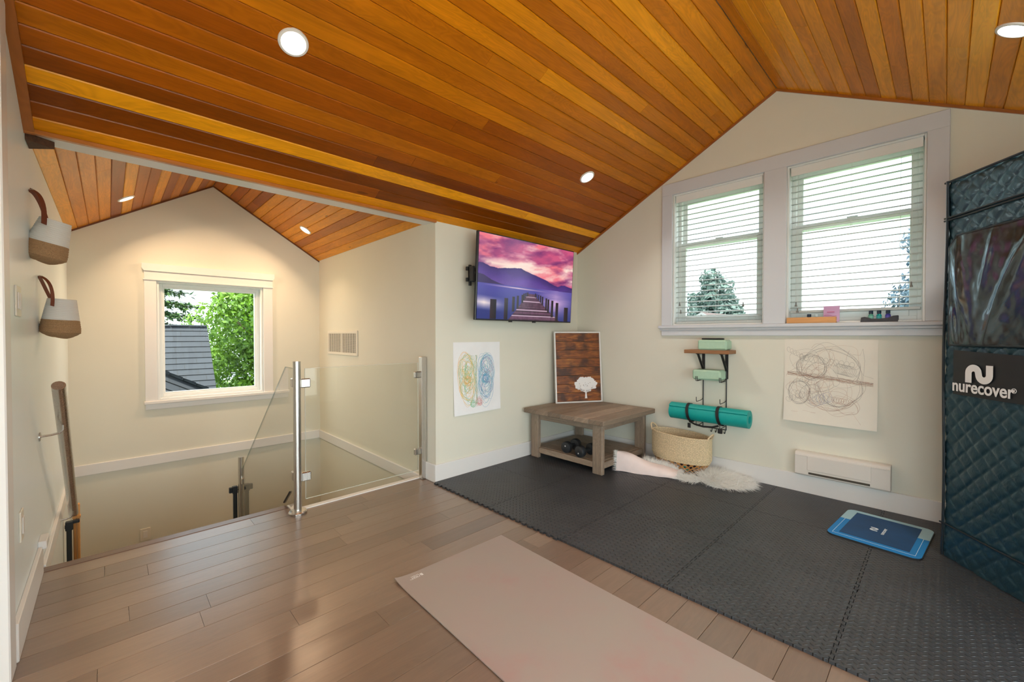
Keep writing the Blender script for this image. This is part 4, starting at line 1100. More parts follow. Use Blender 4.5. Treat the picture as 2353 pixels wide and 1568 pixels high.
# ---- pink yoga mat
def yoga_mat():
    m, nt, b = newmat('pink_mat'); tc = N(nt, 'ShaderNodeTexCoord')
    n1 = N(nt, 'ShaderNodeTexNoise', Scale=2.6, Detail=5.0, Roughness=.6); nt.links.new(tc.outputs['Object'], n1.inputs['Vector'])
    n2 = N(nt, 'ShaderNodeTexNoise', Scale=300.0); nt.links.new(tc.outputs['Object'], n2.inputs['Vector'])
    nt.links.new(ramp(nt, n1.outputs['Fac'], [(.40, (.335, .285, .25)), (.55, (.345, .275, .245)), (.70, (.37, .235, .215))]), b.inputs['Base Color'])
    b.inputs['Roughness'].default_value = .5; bumped(nt, b, n2.outputs['Fac'], .2, .0005)
    ang = R(-1.4)
    rt = thing('yoga_mat', 'long dusty pink yoga mat lying on the wood floor', 'yoga mat', (1.27, .87, .0005), ang)
    Wd, Ln = .668, 1.83
    def f(a, b_, z):
        x = -Wd / 2 + a * Wd; y = -Ln / 2 + b_ * Ln
        c = max(0, (.18 - a) / .18) * max(0, (b_ - .93) / .07); edge_ = max(0, (.03 - a) / .03) * .003
        return (x, y, z + .010 * c * c + edge_)
    mb = MB(); mb.grid(lambda a, b_: f(a, b_, .004), 40, 60); mb.grid(lambda a, b_: f(1 - a, b_, 0), 40, 60)
    for fn in (lambda a, t: f(a, 0, t * .004), lambda a, t: f(1 - a, 1, t * .004), lambda a, t: f(1, a, t * .004), lambda a, t: f(0, 1 - a, t * .004)): mb.grid(fn, 40, 1)
    ms_ = mb.build('mat_sheet', m, rt, local=True)
    wt = plain('print_white', (.85, .85, .85), .5)
    Mt = lambda x, y: world_of(rt) @ Matrix.Translation((x, y, .0048)) @ Matrix.Rotation(PI, 4, 'Z')
    text('lettering', 'B', .026, Mt(-.213, Ln / 2 - .040), wt, ms_, extrude=.0001, bold=.0005)
    text('lettering', 'MAT', .017, Mt(-.251, Ln / 2 - .040), wt, ms_, extrude=.0001)
    mb = MB(); cx, cy = -.251, Ln / 2 - .040
    for a, b_, c, d in ((-.026, -.011, .026, -.0095), (-.026, .0095, .026, .011), (-.026, -.011, -.0245, .011), (.0245, -.011, .026, .011)): mb.box(cx + a, cy + b_, .0047, cx + c, cy + d, .0051)
    mb.build('logo_border', wt, ms_, local=True, smooth=0)
yoga_mat()

# ---- n-shaped logo ribbon
def n_logo(mb, MM, w, h, th, z=.001):
    """curvy n mark centred on the origin of MM"""
    L = w / 2 - th / 2; pts = [(-L, -h / 2)]
    top = h / 2 - th / 2; r = (L) / 2
    pts += [(-L, top - r)]
    pts += [(-L + r + r * math.cos(a), top - r + r * math.sin(a)) for a in [PI - PI * k / 12 * .9 for k in range(1, 12)]]
    bot = -h / 2 + th / 2
    pts += [(L - r + r * math.cos(a), bot + r + r * math.sin(a)) for a in [PI + PI * .1 + PI * .9 * k / 11 for k in range(0, 12)]]
    pts += [(L, h / 2)]
    P3 = [Vector((x, y, 0)) for x, y in pts]; vs = []; m = len(P3)
    for i in range(m):
        t = (P3[min(i + 1, m - 1)] - P3[max(i - 1, 0)]).normalized(); b = Vector((-t.y, t.x, 0)) * th / 2
        vs += [MM @ (P3[i] - b + Vector((0, 0, z))), MM @ (P3[i] + b + Vector((0, 0, z)))]
    mb.add(vs, [(2 * i, 2 * i + 2, 2 * i + 3, 2 * i + 1) for i in range(m - 1)])

# ---- blue printed mat
def blue_mat():
    cx, cy, rz = 3.225, .252, R(-5)
    rt = thing('bath_mat', 'blue rounded printed mat lying on the black foam beside the tent', 'mat', (cx, cy, .0125), rz)
    Wd, H, r = .515, .405, .045     # x towards the wall, y
    def rr(w_, h_, r_, xlo=None, xhi=None):
        o = []
        for sx, sy, a0 in ((1, -1, -90), (1, 1, 0), (-1, 1, 90), (-1, -1, 180)):
            for k in range(7):
                a = R(a0 + 15 * k); o.append((sx * (w_ / 2 - r_) + r_ * math.cos(a), sy * (h_ / 2 - r_) + r_ * math.sin(a)))
        return o
    mb = MB(); mb.prism(rr(Wd, H, r), 0, .006, 'z'); mb.build('backing', M['black'], rt, local=True, smooth=0)
    blue = plain('mid_blue', (.0, .21, .56), .6); pale = plain('pale_blue', (.36, .58, .66), .6); navy = plain('deep_blue', (.0, .055, .17), .6, noise=.15, nscale=6); wt = plain('print_pale', (.75, .85, .9), .6)
    P = [(x, y) for x, y in rr(Wd - .006, H - .006, r - .003)]
    xs = .055
    def clipx(poly, keep):
        o = []
        for i in range(len(poly)):
            a, b = poly[i - 1], poly[i]
            ia, ib = (a[0] - xs) * keep >= 0, (b[0] - xs) * keep >= 0
            if ia != ib: t = (xs - a[0]) / (b[0] - a[0]); o.append((xs, a[1] + t * (b[1] - a[1])))
            if ib: o.append(b)
        return o
    mb = MB(); mb.prism(clipx(P, -1), .006, .008, 'z'); mb.build('blue_field', blue, rt, local=True, smooth=0)
    mb = MB(); mb.prism(clipx(P, 1), .006, .008, 'z'); mb.build('pale_field', pale, rt, local=True, smooth=0)
    mb = MB(); mb.box(-.195, -.150, .008, .215, .150, .0088); np_ = mb.build('navy_panel', navy, rt, local=True, smooth=0)
    mb = MB(); mb.box(-.222, -.176, .008, -.2205, .176, .0086); mb.box(-.222, -.176, .008, xs, -.1745, .0086); mb.box(-.222, .1745, .008, xs, .176, .0086); mb.build('piping', wt, rt, local=True, smooth=0)
    MM = world_of(rt)
    mb = MB(); n_logo(mb, Matrix.Translation((0, .028, .0094)), .056, .036, .0125, 0); mb.build('logo', wt, np_, local=True, smooth=0)
    text('lettering', 'nurecover', .026, MM @ Matrix.Translation((0, -.015, .0094)), wt, np_, extrude=.0002, bold=.0003)
blue_mat()

# ---- black quilted sauna tent
def tent():
    A = Vector((3.15, .005, .0135)); d = Vector((-.79, -.613, 0)).normalized(); back = Vector((d.y * -1, d.x, 0)) * -1
    if back.x < 0: back = -back
    back = Vector((.613, -.79, 0)).normalized()
    Wd, Dp, H = .86, .70, 1.945
    rt = thing('sauna_tent', 'tall black quilted sauna tent with clear vinyl window against the window wall', 'sauna tent', tuple(A + d * Wd / 2 + back * Dp / 2))
    m, nt, b = newmat('quilted_nylon'); b.inputs['Base Color'].default_value = (.005, .022, .034, 1); b.inputs['Roughness'].default_value = .34; b.inputs['Specular IOR Level'].default_value = .9; b.inputs['Specular Tint'].default_value = (.55, .85, 1, 1); b.inputs['Sheen Weight'].default_value = .15; b.inputs['Sheen Tint'].default_value = (.3, .6, .7, 1)
    tc = N(nt, 'ShaderNodeTexCoord'); nz = N(nt, 'ShaderNodeTexNoise', Scale=28.0, Detail=4.0, Distortion=1.0); nt.links.new(tc.outputs['Object'], nz.inputs['Vector']); bumped(nt, b, nz.outputs['Fac'], .5, .006)
    up = Vector((0, 0, 1)); nf = d.cross(up).normalized()
    if nf.dot(Vector((0, 0, 0)) - A) < 0: nf = -nf
    S_ = .088
    def quilt(u, v):
        a = (u + v) / S_; c = (u - v) / S_
        fa = abs(a - round(a)) * 2; fc = abs(c - round(c)) * 2
        return .0055 * (1 - (1 - min(fa, 1)) ** 4) * (1 - (1 - min(fc, 1)) ** 4) 
    def inwin(u, v): return .055 < u < .80 and 1.095 < v < 1.655
    def edge_r(u, v, W_, H_):
        r = .035; e = 0
        for q, T in ((u, W_), (T_ := 0, 0)):
            pass
        a = min(u, W_ - u); c = H_ - v
        if a < r: e += r - math.sqrt(max(0, r * r - (r - a) ** 2))
        if c < r: e += r - math.sqrt(max(0, r * r - (r - c) ** 2))
        return e * .6
    def wob(u, v): return .008 * pnoise(Vector((u * 3, v * 3, 1.3))) + .003 * pnoise(Vector((u * 14, v * 12, 4)))
    def face(name, O, uu, nn, W_, nu, nv, win=False):
        def f(a, b_):
            u = a * W_; v = b_ * H
            h = quilt(u, v) + wob(u, v) - edge_r(u, v, W_, H)
            for zz in (1.75, .165):
                if abs(v - zz) < .010: h = .004 - edge_r(u, v, W_, H) + wob(u, v)
            if win and inwin(u, v): h = -.02
            bul = .012 * math.sin(PI * a) * math.sin(PI * b_)
            sag = -.012 * math.sin(PI * min(1, b_)) * max(0, 1 - u / .12) if win else 0
            return O + uu * (u + .006 * math.sin(v * 4.5) * (1 - a)) + up * v + nn * (h + bul)
        mb = MB(); mb.grid(f, nu, nv); mb.build(name, m, rt, smooth=80)
    face('front_panel', A, d, nf, Wd, 150, 330, True)
    ns = -d
    face('side_panel', A + back * Dp, -back, ns, Dp, 60, 150)
    face('side_panel', A + d * Wd, back, d, Dp, 60, 150)
    face('back_panel', A + d * Wd + back * Dp, -d, -nf, Wd, 60, 150)
    mb = MB(); c0 = A + up * (H - .008)
    mb.grid(lambda a, b_: c0 + d * (.01 + a * (Wd - .02)) + back * (.01 + b_ * (Dp - .02)) + up * (quilt(a * Wd, b_ * Dp) + .012 * math.sin(PI * a) * math.sin(PI * b_)), 60, 50); mb.build('roof_panel', m, rt, smooth=80)
    # piping and zips
    zp = plain('black_zip', (.010, .016, .022), .35)
    mb = MB()
    for zz in (1.755, 1.742, .168): mb.tube([A + d * (a * Wd) + up * zz + nf * (.010 + .012 * math.sin(PI * a) * math.sin(PI * zz / H) + wob(a * Wd, zz)) for a in [k / 30 for k in range(31)]], .005, 8)
    mb.tube([A + d * .012 + nf * .006 + up * (H * k / 40) + d * .006 * math.sin(H * k / 40 * 4.5) for k in range(41)], .006, 8)
    mb.tube([A + d * (Wd * k / 20) + up * (H - .006) + nf * .004 for k in range(21)], .006, 8)
    wn = [(.06, 1.10), (.028 + .03, 1.60), (.095, 1.648), (.80, 1.65), (.80, 1.10), (.06, 1.10)]
    mb.tube([A + d * u + up * v + nf * .022 for u, v in wn], .006, 8)
    mb.build('zip', zp, rt)
    # inner dark quilt behind the vinyl
    mb = MB(); mb.grid(lambda a, b_: A + d * (.05 + a * .76) + up * (1.08 + b_ * .58) + nf * (-.012 + quilt(a * .7, b_ * .6) * .8), 70, 60); mb.build('inner_flap', plain('grey_lining', (.035, .05, .055), .5, bump=.004, nscale=25), rt, smooth=80)
    vm = bpy.data.materials.new('clear_vinyl'); vm.use_nodes = True; nt = vm.node_tree; nt.nodes.clear()
    o_ = N(nt, 'ShaderNodeOutputMaterial'); tr = N(nt, 'ShaderNodeBsdfTransparent'); tr.inputs[0].default_value = (.93, .95, .96, 1); gl = N(nt, 'ShaderNodeBsdfGlossy', Roughness=.15); gl.inputs[0].default_value = (.75, .90, 1, 1); fr = N(nt, 'ShaderNodeFresnel', IOR=1.6); mx = N(nt, 'ShaderNodeMixShader')
    nt.links.new(math_(nt, 'MULTIPLY_ADD', fr.outputs[0], 1.0, .07), mx.inputs[0]); nt.links.new(tr.outputs[0], mx.inputs[1]); nt.links.new(gl.outputs[0], mx.inputs[2]); nt.links.new(mx.outputs[0], o_.inputs[0])
    folds = [((.07, 1.60), (.18, 1.09), .020, .018), ((.10, 1.62), (.13, 1.12), .012, .012), ((.24, 1.12), (.40, 1.55), .020, .022), ((.22, 1.35), (.29, 1.66), .014, .012), ((.30, 1.30), (.44, 1.60), .015, .016), ((.5, 1.12), (.62, 1.6), .02, .02), ((.08, 1.30), (.10, 1.10), .012, .012)]
    def vf(a, b_):
        u = .062 + a * .736; v = 1.102 + b_ * .545
        if v > 1.60 and u < .095: v = min(v, 1.60 + (u - .06) * 1.35)
        h = .026
        for (p, q, w_, s_) in folds:
            dx, dy = q[0] - p[0], q[1] - p[1]; L2 = dx * dx + dy * dy; t = max(0, min(1, ((u - p[0]) * dx + (v - p[1]) * dy) / L2))
            ds = math.hypot(u - p[0] - t * dx, v - p[1] - t * dy); h += s_ * .55 * math.exp(-(ds / w_) ** 2) * math.sin(PI * (t * .9 + .05))
        h += .003 * pnoise(Vector((u * 9, v * 5, 2))) + .0015 * pnoise(Vector((u * 30, v * 22, 5)))
        return A + d * u + up * v + nf * h
    mb = MB(); mb.grid(vf, 130, 110); mb.build('vinyl_window', vm, rt, smooth=180)
    # logo panel
    sat = plain('black_satin', (.012, .013, .016), .4)
    mb = MB(); mb.grid(lambda a, b_: A + d * (.082 + a * .50) + up * (.852 + b_ * (.222 - a * .02)) + nf * (.020 + .008 * math.sin(PI * a) + .003 * pnoise(Vector((a * 5, b_ * 3, 7)))), 30, 14); lp = mb.build('logo_panel', sat, rt, solid=.002)
    wt = plain('logo_white', (.80, .80, .80), .45)
    MM = frame_M(A + d * .232 + up * .964 + nf * .0345, d, up)
    mb = MB(); n_logo(mb, MM, .135, .088, .032, .0); mb.build('logo', wt, lp, solid=.001, smooth=0)
    text('lettering', 'nurecover', .083, frame_M(A + d * .243 + up * .897 + nf * .0345, d, up), wt, lp, extrude=.0005, bold=.0016, sx=.86)
    text('lettering', '\u00ae', .030, frame_M(A + d * .392 + up * .905 + nf * .0345, d, up), wt, lp, extrude=.0005)
tent()

# ---- dumbbells
def dumbbell(loc, rz, label):
    rt = thing('dumbbell', label, 'dumbbell', loc, rz, 'black dumbbells')
    rb = plain('black_rubber', (.02, .022, .026), .5); z = .0505
    for s in (-1, 1):
        mb = MB(); mb.lathe([(.0001, -.028), (.036, -.028), (.046, -.024), (.050, -.016), (.050, .016), (.046, .024), (.036, .028), (.0001, .028)], (s * .070, 0, z), 40, axis=(1, 0, 0))
        hd_ = mb.build('head', rb, rt, local=True)
        if s < 0: hd0 = hd_
    mb = MB(); mb.tube([(-.044 + .0088 * k, 0, z) for k in range(11)], [.016, .0165, .0175, .018, .0185, .0185, .0185, .018, .0175, .0165, .016], 20); mb.build('grip', rb, rt, local=True)
    wt = bpy.data.materials.get('print_white'); mb = MB(); a = [(PI / 2 + k * PI / 5) for k in range(10)]
    # five-pointed star on the outer face
    pts = [(-.0987, -math.cos(t) * (.009 if k % 2 == 0 else .004), z + (.014 if rz >= 0 else -.014) + math.sin(t) * (.009 if k % 2 == 0 else .004)) for k, t in enumerate(a)]
    c = (-.0987, 0, z + (.014 if rz >= 0 else -.014)); mb.add([c] + pts, [(0, 1 + k, 1 + (k + 1) % 10) for k in range(10)]); mb.build('star', wt, hd0, local=True, smooth=0)
    return rt
wtm = bpy.data.materials['print_white']
dumbbell((3.010, 2.345, .1105), R(4), 'left black dumbbell lying on the lower shelf of the table')
d2 = dumbbell((2.985, 2.165, .1105), R(-6), 'right black dumbbell partly behind the front table leg')

# ---- wicker basket
def wicker():
    cx, cy = 3.497, 1.555; H = .300
    straw = plain('straw', (.64, .51, .32), .7, noise=.25, nscale=120); cane = plain('cane', (.50, .24, .07), .5, noise=.2, nscale=60)
    rt = thing('wicker_basket', 'oval woven straw basket with loop handles and open lattice base', 'basket', (cx, cy, .016))
    def ab(z):
        t = z / H; k = .60 + .40 * min(1, t / .42) ** .6
        return .135 * k, .250 * k
    def pt(th, z, off=0):
        a, b = ab(z); return Vector((cx + (a + off) * math.cos(th), cy + (b + off) * math.sin(th), .016 + z + .018 * (1 + math.sin(th)) * .5 * (z / H)))
    z0 = .095; nr = 30; nst = 92
    mb = MB()
    def f(a, b_):
        th = 2 * PI * a; z = z0 + (H - z0) * b_; row = math.floor(b_ * nr - 1e-6); w_ = math.sin(th * nst / 2 + (row % 2) * PI); sl = math.sin(PI * (b_ * nr - row))
        return pt(th, z, .0022 * w_ * max(0, sl) + .0012 * sl)
    mb.grid(f, nst * 4, nr * 4, closeu=True)
    mb.grid(lambda a, b_: pt(-2 * PI * a, z0 + (H - z0) * b_, -.008 + .0015 * math.sin(-2 * PI * a * 46 + (int(b_ * nr) % 2) * PI)), 180, 30, closeu=True)
    mb.build('woven_body', straw, rt, smooth=70)
    mb = MB(); mb.tube([pt(2 * PI * k / 60, H, -.004) for k in range(60)], .0065, 8, closed=True); mb.tube([pt(2 * PI * k / 60, z0, -.001) for k in range(60)], .005, 8, closed=True); mb.build('rim', straw, rt)
    mb = MB(); n = 26
    for i in range(n):
        for s in (-1, 1):
            for o_ in (0, .05): mb.tube([pt(2 * PI * (i + s * 2.6 * k / 8) / n + o_, z0 * (1 - k / 8) + .004, -.002) for k in range(9)], .0026, 6)
    for z in (.004, .05): mb.tube([pt(2 * PI * k / 50, z, -.002) for k in range(50)], .003, 6, closed=True)
    mb.build('lattice_base', cane, rt)
    for s in (-1, 1):
        mb = MB(); pts = []
        for k in range(17):
            a = PI * k / 16; th = s * PI / 2 + .36 * math.cos(a)
            p = pt(th, H, .002); pts.append((p.x, p.y + s * .012 * math.sin(a), p.z + .052 * math.sin(a) - .008))
        mb.tube(pts, .0055, 8); mb.tube([(p[0] + .006, p[1], p[2] - .004) for p in pts], .004, 8); mb.build('handle', straw, rt)
    mb = MB(); mb.lathe([(.0001, 0), (.11, .0), (.128, .03), (.13, .07), (.10, .085), (.0001, .09)], (cx, cy, .022), 28, sx=.58, sy=1.1)
    o = mb.build('dark_clothing', plain('dark_purple_cloth', (.03, .015, .03), .8, noise=.4, nscale=30)); tag(o, 'dark folded cloth seen through the lattice of the straw basket', 'clothing')
    mb = MB(); r = random.Random(2)
    for k in range(3): mb.lathe([(.0001, -.013), (.013, -.009), (.016, 0), (.013, .009), (.0001, .013)], (cx - .062 - .010, cy - .055 - .02 * k + .01, .060 + .02 * (k % 2)), 14)
    o = mb.build('teal_band', plain('teal_rubber', (0, .35, .28), .5)); tag(o, 'teal item tucked against the basket lattice beside the dark cloth', 'exercise band')
wicker()

# ---- sheepskin
def fur(mb, base, nrm, L, droop, r, wd=.0028, seg=4):
    d = (nrm + Vector((r.gauss(0, .35), r.gauss(0, .35), r.gauss(0, .2)))).normalized(); p = Vector(base); side = d.cross(Vector((r.gauss(0, 1), r.gauss(0, 1), r.gauss(0, 1)))).normalized(); vs = []
    for k in range(seg + 1):
        w_ = wd * (1 - k / seg) + .0003; vs += [p - side * w_ / 2, p + side * w_ / 2]
        p = p + d * (L / seg); d = (d + Vector((r.gauss(0, .12), r.gauss(0, .12), -droop))).normalized()
        if p.z < .015: p.z = .015 + abs(r.gauss(0, .003))
    mb.add(vs, [(2 * k, 2 * k + 2, 2 * k + 3, 2 * k + 1) for k in range(seg)], r.random())
def sheepskin():
    r = random.Random(12)
    suede = plain('pink_suede', (.82, .70, .67), .85, noise=.05, nscale=12)
    m, nt, b = newmat('white_fur'); at = N(nt, 'ShaderNodeAttribute', attribute_name='tone'); nt.links.new(ramp(nt, at.outputs['Fac'], [(0, (.93, .92, .88)), (1, (1, 1, .98))]), b.inputs['Base Color']); b.inputs['Roughness'].default_value = .8
    tl = N(nt, 'ShaderNodeBsdfTranslucent'); nt.links.new(b.inputs['Base Color'].links[0].from_socket, tl.inputs[0]); mx = N(nt, 'ShaderNodeMixShader'); mx.inputs[0].default_value = .3
    nt.links.new(b.outputs[0], mx.inputs[1]); nt.links.new(tl.outputs[0], mx.inputs[2]); nt.links.new(mx.outputs[0], nt.nodes['Material Output'].inputs[0])
    rt = thing('sheepskin_rug', 'white sheepskin rug crumpled around the straw basket with its pink suede side folded up', 'sheepskin rug', (3.4, 1.5, .0125))
    P0 = Vector((3.085, 1.925, 0)); P1 = Vector((3.245, 1.475, 0)); ax = (P1 - P0); L = ax.length; ax.normalize(); bk = Vector((-ax.y, ax.x, 0))
    if bk.x < 0: bk = -bk
    def sh(s, t):
        h = .135 * (1 - s) ** 1.1 + .045 + .018 * math.sin(s * 9) * (1 - s); wdt = .12 + .09 * s
        a = PI * (t * .86 + .0); x = -math.cos(a) * .5 + .5
        z = .014 + h * math.sin(a) ** .8 * (1 - .25 * t)
        if t > .5: z = max(z, .014 + .02 * math.sin(s * 7) ** 2 + .3 * h * (1 - s) * (t - .5))
        p = P0 + ax * (s * L) + bk * (x * wdt + .02 * math.sin(s * 5) * t)
        return p + Vector((0, 0, z + .006 * pnoise(Vector((s * 4, t * 4, 0)))))
    mb = MB(); mb.grid(sh, 50, 34); mb.build('suede_side', suede, rt, smooth=180, solid=.004)
    mb = MB()
    for k in range(420):
        t = r.random(); p = sh(0, t); fur(mb, p, Vector((-ax.x, -ax.y, .1)), r.uniform(.02, .045), .12, r)
        p = sh(1, t); fur(mb, p, Vector((ax.x, ax.y, .15)), r.uniform(.03, .06), .15, r)
    for k in range(1100):
        s = r.uniform(.42, 1); p = sh(s, r.uniform(.75, 1)); fur(mb, p, Vector((bk.x * .4 - ax.x * .3, bk.y * .3, .8)), r.uniform(.03, .07) , .10, r)
    mb.build('fur_edge', m, rt, smooth=0)
    C = Vector((3.46, 1.24, 0))
    def inb(x, y):
        u = (x - 3.46) / .19; v = (y - 1.185) / .185
        if u * u + v * v < 1: return True
        u = (x - 3.31) / .075; v = (y - 1.40) / .10
        return u * u + v * v < 1
    mb = MB(); pts = [(3.45 + .17 * math.cos(a), 1.20 + .15 * math.sin(a)) for a in [2 * PI * k / 40 for k in range(40)]]
    mb.prism(pts, .0125, .030, 'z'); mb.build('hide', plain('white_hide', (.9, .89, .85), .9), rt, smooth=0)
    mb = MB(); k = 0
    while k < 5000:
        x = r.uniform(3.22, 3.65); y = r.uniform(1.0, 1.56)
        if not inb(x, y): continue
        k += 1; dd = Vector((x - 3.46, y - 1.24, 0)); 
        nd = dd.normalized() * min(1.2, dd.length * 6) + Vector((-.25, -.45, .45))
        fur(mb, (x, y, .024 + .022 * max(0, 1 - dd.length / .22)), nd.normalized(), r.uniform(.045, .085), .14, r, .0036)
    mb.build('fur_pile', m, rt, smooth=0)
sheepskin()

# ---- blinds
slat_m = plain('shaded_blind_slat', (.50, .55, .54), .4); cordm = plain('blind_cord', (.75, .76, .74), .7); tas = plain('grey_tassel', (.17, .17, .16), .4)  # white slats; their backlit shade is put into a darker blue-grey
def blind(y0, y1, zbot, label, tassels):
    zt = WZ1 - .012; xc = XW + .045
    rt = thing('window_blind', label, 'window blind', (xc, (y0 + y1) / 2, zbot), 0, 'white slatted window blinds')
    mb = MB(); mb.box(XW + .012, y0 + .014, zt - .062, XW + .022, y1 - .014, zt, c=.002); mb.box(XW + .022, y0 + .018, zt - .045, XW + .075, y1 - .018, zt - .002); mb.build('headrail', M['vinyl'], rt, smooth=0)
    mb = MB(); z = zt - .085; tilt = R(9); pitch = .0455
    while z > zbot + .035:
        def f(a, b_):
            s = (b_ - .5) * .050; cr_ = .0035 * (1 - (2 * b_ - 1) ** 2)
            return (xc + s * math.cos(tilt) - cr_ * math.sin(tilt), y0 + .016 + a * (y1 - y0 - .032), z + s * math.sin(tilt) + cr_ * math.cos(tilt) - .002)
        mb.grid(f, 1, 6); z -= pitch
    mb.build('slats', slat_m, rt, smooth=180, solid=.0036)
    mb = MB(); mb.box(xc - .026, y0 + .016, zbot, xc + .026, y1 - .016, zbot + .020, c=.004); mb.build('bottom_rail', slat_m, rt, smooth=0)
    mb = MB()
    for t in (.16, .5, .84):
        y = y0 + (y1 - y0) * t
        for dx in (-.026, .026): mb.cyl((xc + dx, y, zbot + .01), (xc + dx, y, zt - .05), .0009, 5)
    for (y, z) in tassels: mb.cyl((xc - .032, y, z), (xc - .032, y, zt - .06), .0010, 5)
    cd_ = mb.build('cords', cordm, rt)
    for (y, z) in tassels:
        mb = MB(); mb.lathe([(.0025, .034), (.0045, .026), (.004, .018), (.0085, .004), (.0085, .0), (.0001, -.001)], (xc - .032, y, z - .03), 14); mb.build('tassel', tas, cd_)
blind(B0 + .004, B1 - .004, 1.262, 'white horizontal slatted blind in the left window, lowered to the sill', [(1.655, 1.455), (1.645, 1.385), (1.135, 1.425)])
blind(A0 + .004, A1 - .004, 1.325, 'white horizontal slatted blind in the right window, raised above the sill', [(.775, 1.405), (.765, 1.36), (.155, 1.50)])

# ---- window sill items
def tray():
    x0, x1, y0, y1, z = 3.628, 3.70, .528, .822, 1.2495
    rt = thing('wooden_tray', 'light wooden tray on the right window sill by the mullion', 'tray', ((x0 + x1) / 2, (y0 + y1) / 2, z))
    mb = MB()
    wood_box(mb, x0, y0, z, x0 + .010, y1, z + .042, 'y', .5, .002); wood_box(mb, x1 - .01, y0, z, x1, y1, z + .042, 'y', .5, .002)
    wood_box(mb, x0 + .01, y0, z, x1 - .01, y0 + .01, z + .042, 'x', .6, .002); wood_box(mb, x0 + .01, y1 - .01, z, x1 - .01, y1, z + .042, 'x', .6, .002); wood_box(mb, x0 + .01, y0 + .01, z, x1 - .01, y1 - .01, z + .006, 'y', .5, 0)
    mb.build('tray_box', M['tray'], rt, smooth=0)
tray()
def bottle(p, body, cap, label, r=.0135, h=.052, capmat=None):
    rt = thing('small_bottle', label, 'bottle', p, 0, 'small bottles on the window sill')
    mb = MB(); mb.lathe([(r, 0), (r, h * .72), (r * .9, h * .80), (r * .55, h * .88), (r * .55, h * .92)], p, 20); gb_ = mb.build('glass_body', body, rt)
    mb = MB(); mb.lathe([(r * .85, h * .90), (r * .85, h * 1.30), (r * .78, h * 1.34)], p, 20); mb.build('cap', cap, rt)
    mb = MB(); mb.lathe([(r * 1.02, h * .12), (r * 1.02, h * .66)], p, 20, closed=True); mb.build('paper_label', capmat or body, gb_)
navyp = plain('navy_glass', (.01, .03, .07), .15); capn = plain('navy_cap', (.01, .03, .06), .35)
bottle((3.665, .690, 1.2558), navyp, capn, 'small dark bottle in the wooden tray, nearer the mullion', .015, .044)
bottle((3.665, .645, 1.2558), plain('amber_glass', (.08, .03, .01), .15), plain('light_cap', (.55, .68, .72), .35), 'small bottle with a pale blue cap in the wooden tray', .011, .042)
rt = thing('pink_sachet', 'pale pink packet standing up in the wooden tray', 'packet', (3.655, .56, 1.256))
pk = plain('pink_packet', (.58, .36, .58), .3); mb = MB()
mb.grid(lambda a, b_: (3.655 + .010 * math.sin(PI * a) * math.sin(PI * b_) * -1 + .012 * b_, .605 - a * .092, 1.257 + b_ * .110), 12, 12); mb.grid(lambda a, b_: (3.658 + .010 * math.sin(PI * a) * math.sin(PI * b_) + .012 * b_, .513 + a * .092, 1.257 + b_ * .110), 12, 12); mb.build('packet_body', pk, rt)
mb = MB(); mb.box(3.6485, .540, 1.323, 3.6495, .582, 1.327); mb.tube([(3.649, .60 - k * .012, 1.30 + .004 * math.sin(k)) for k in range(7)], .001, 5); mb.build('print', plain('pink_print', (.55, .08, .2), .5), rt)
def dish():
    rt = thing('display_tray', 'dark slate tray holding three small bottles on the window sill', 'tray', (3.655, .305, 1.2495))
    mb = MB(); pr = [(.212, 1.2495), (.398, 1.2495), (.394, 1.280), (.375, 1.284), (.34, 1.272), (.30, 1.271), (.26, 1.276), (.235, 1.288), (.212, 1.290)]
    mb.prism(pr, 3.630, 3.640, 'x'); mb.prism(pr, 3.682, 3.690, 'x'); mb.box(3.640, .215, 1.2496, 3.682, .395, 1.256)
    mb.build('tray_body', plain('slate', (.035, .032, .04), .5, noise=.3, nscale=40), rt, smooth=0)
dish()
for y, c, lc, l in ((.347, (.10, .38, .28), (.2, .5, .42), 'small green bottle in the slate tray, nearest the wooden tray'), (.306, (.0, .30, .32), (.05, .4, .42), 'small teal bottle in the middle of the slate tray'), (.262, (.05, .05, .35), (.12, .1, .5), 'small violet-blue bottle in the slate tray, nearest the tent')):
    bottle((3.662, y, 1.2562), plain('tinted_glass', c, .12), capn, l, .0135, .052, plain('bottle_label', lc, .5))

# ============================================================ OUTSIDE
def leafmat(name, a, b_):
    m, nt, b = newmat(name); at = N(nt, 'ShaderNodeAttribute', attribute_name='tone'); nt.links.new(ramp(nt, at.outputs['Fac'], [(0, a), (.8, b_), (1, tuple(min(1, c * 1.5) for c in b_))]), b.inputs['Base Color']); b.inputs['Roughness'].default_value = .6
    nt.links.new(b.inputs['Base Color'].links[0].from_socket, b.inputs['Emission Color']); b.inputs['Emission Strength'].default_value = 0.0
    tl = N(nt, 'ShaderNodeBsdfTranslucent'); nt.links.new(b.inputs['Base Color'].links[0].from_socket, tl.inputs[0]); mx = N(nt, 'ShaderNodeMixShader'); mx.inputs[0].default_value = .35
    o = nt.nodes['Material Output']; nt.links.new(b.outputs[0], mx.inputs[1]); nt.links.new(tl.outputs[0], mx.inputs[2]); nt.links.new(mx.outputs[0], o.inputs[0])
    return m
bark = plain('bark', (.12, .08, .05), .9, noise=.3, nscale=9)
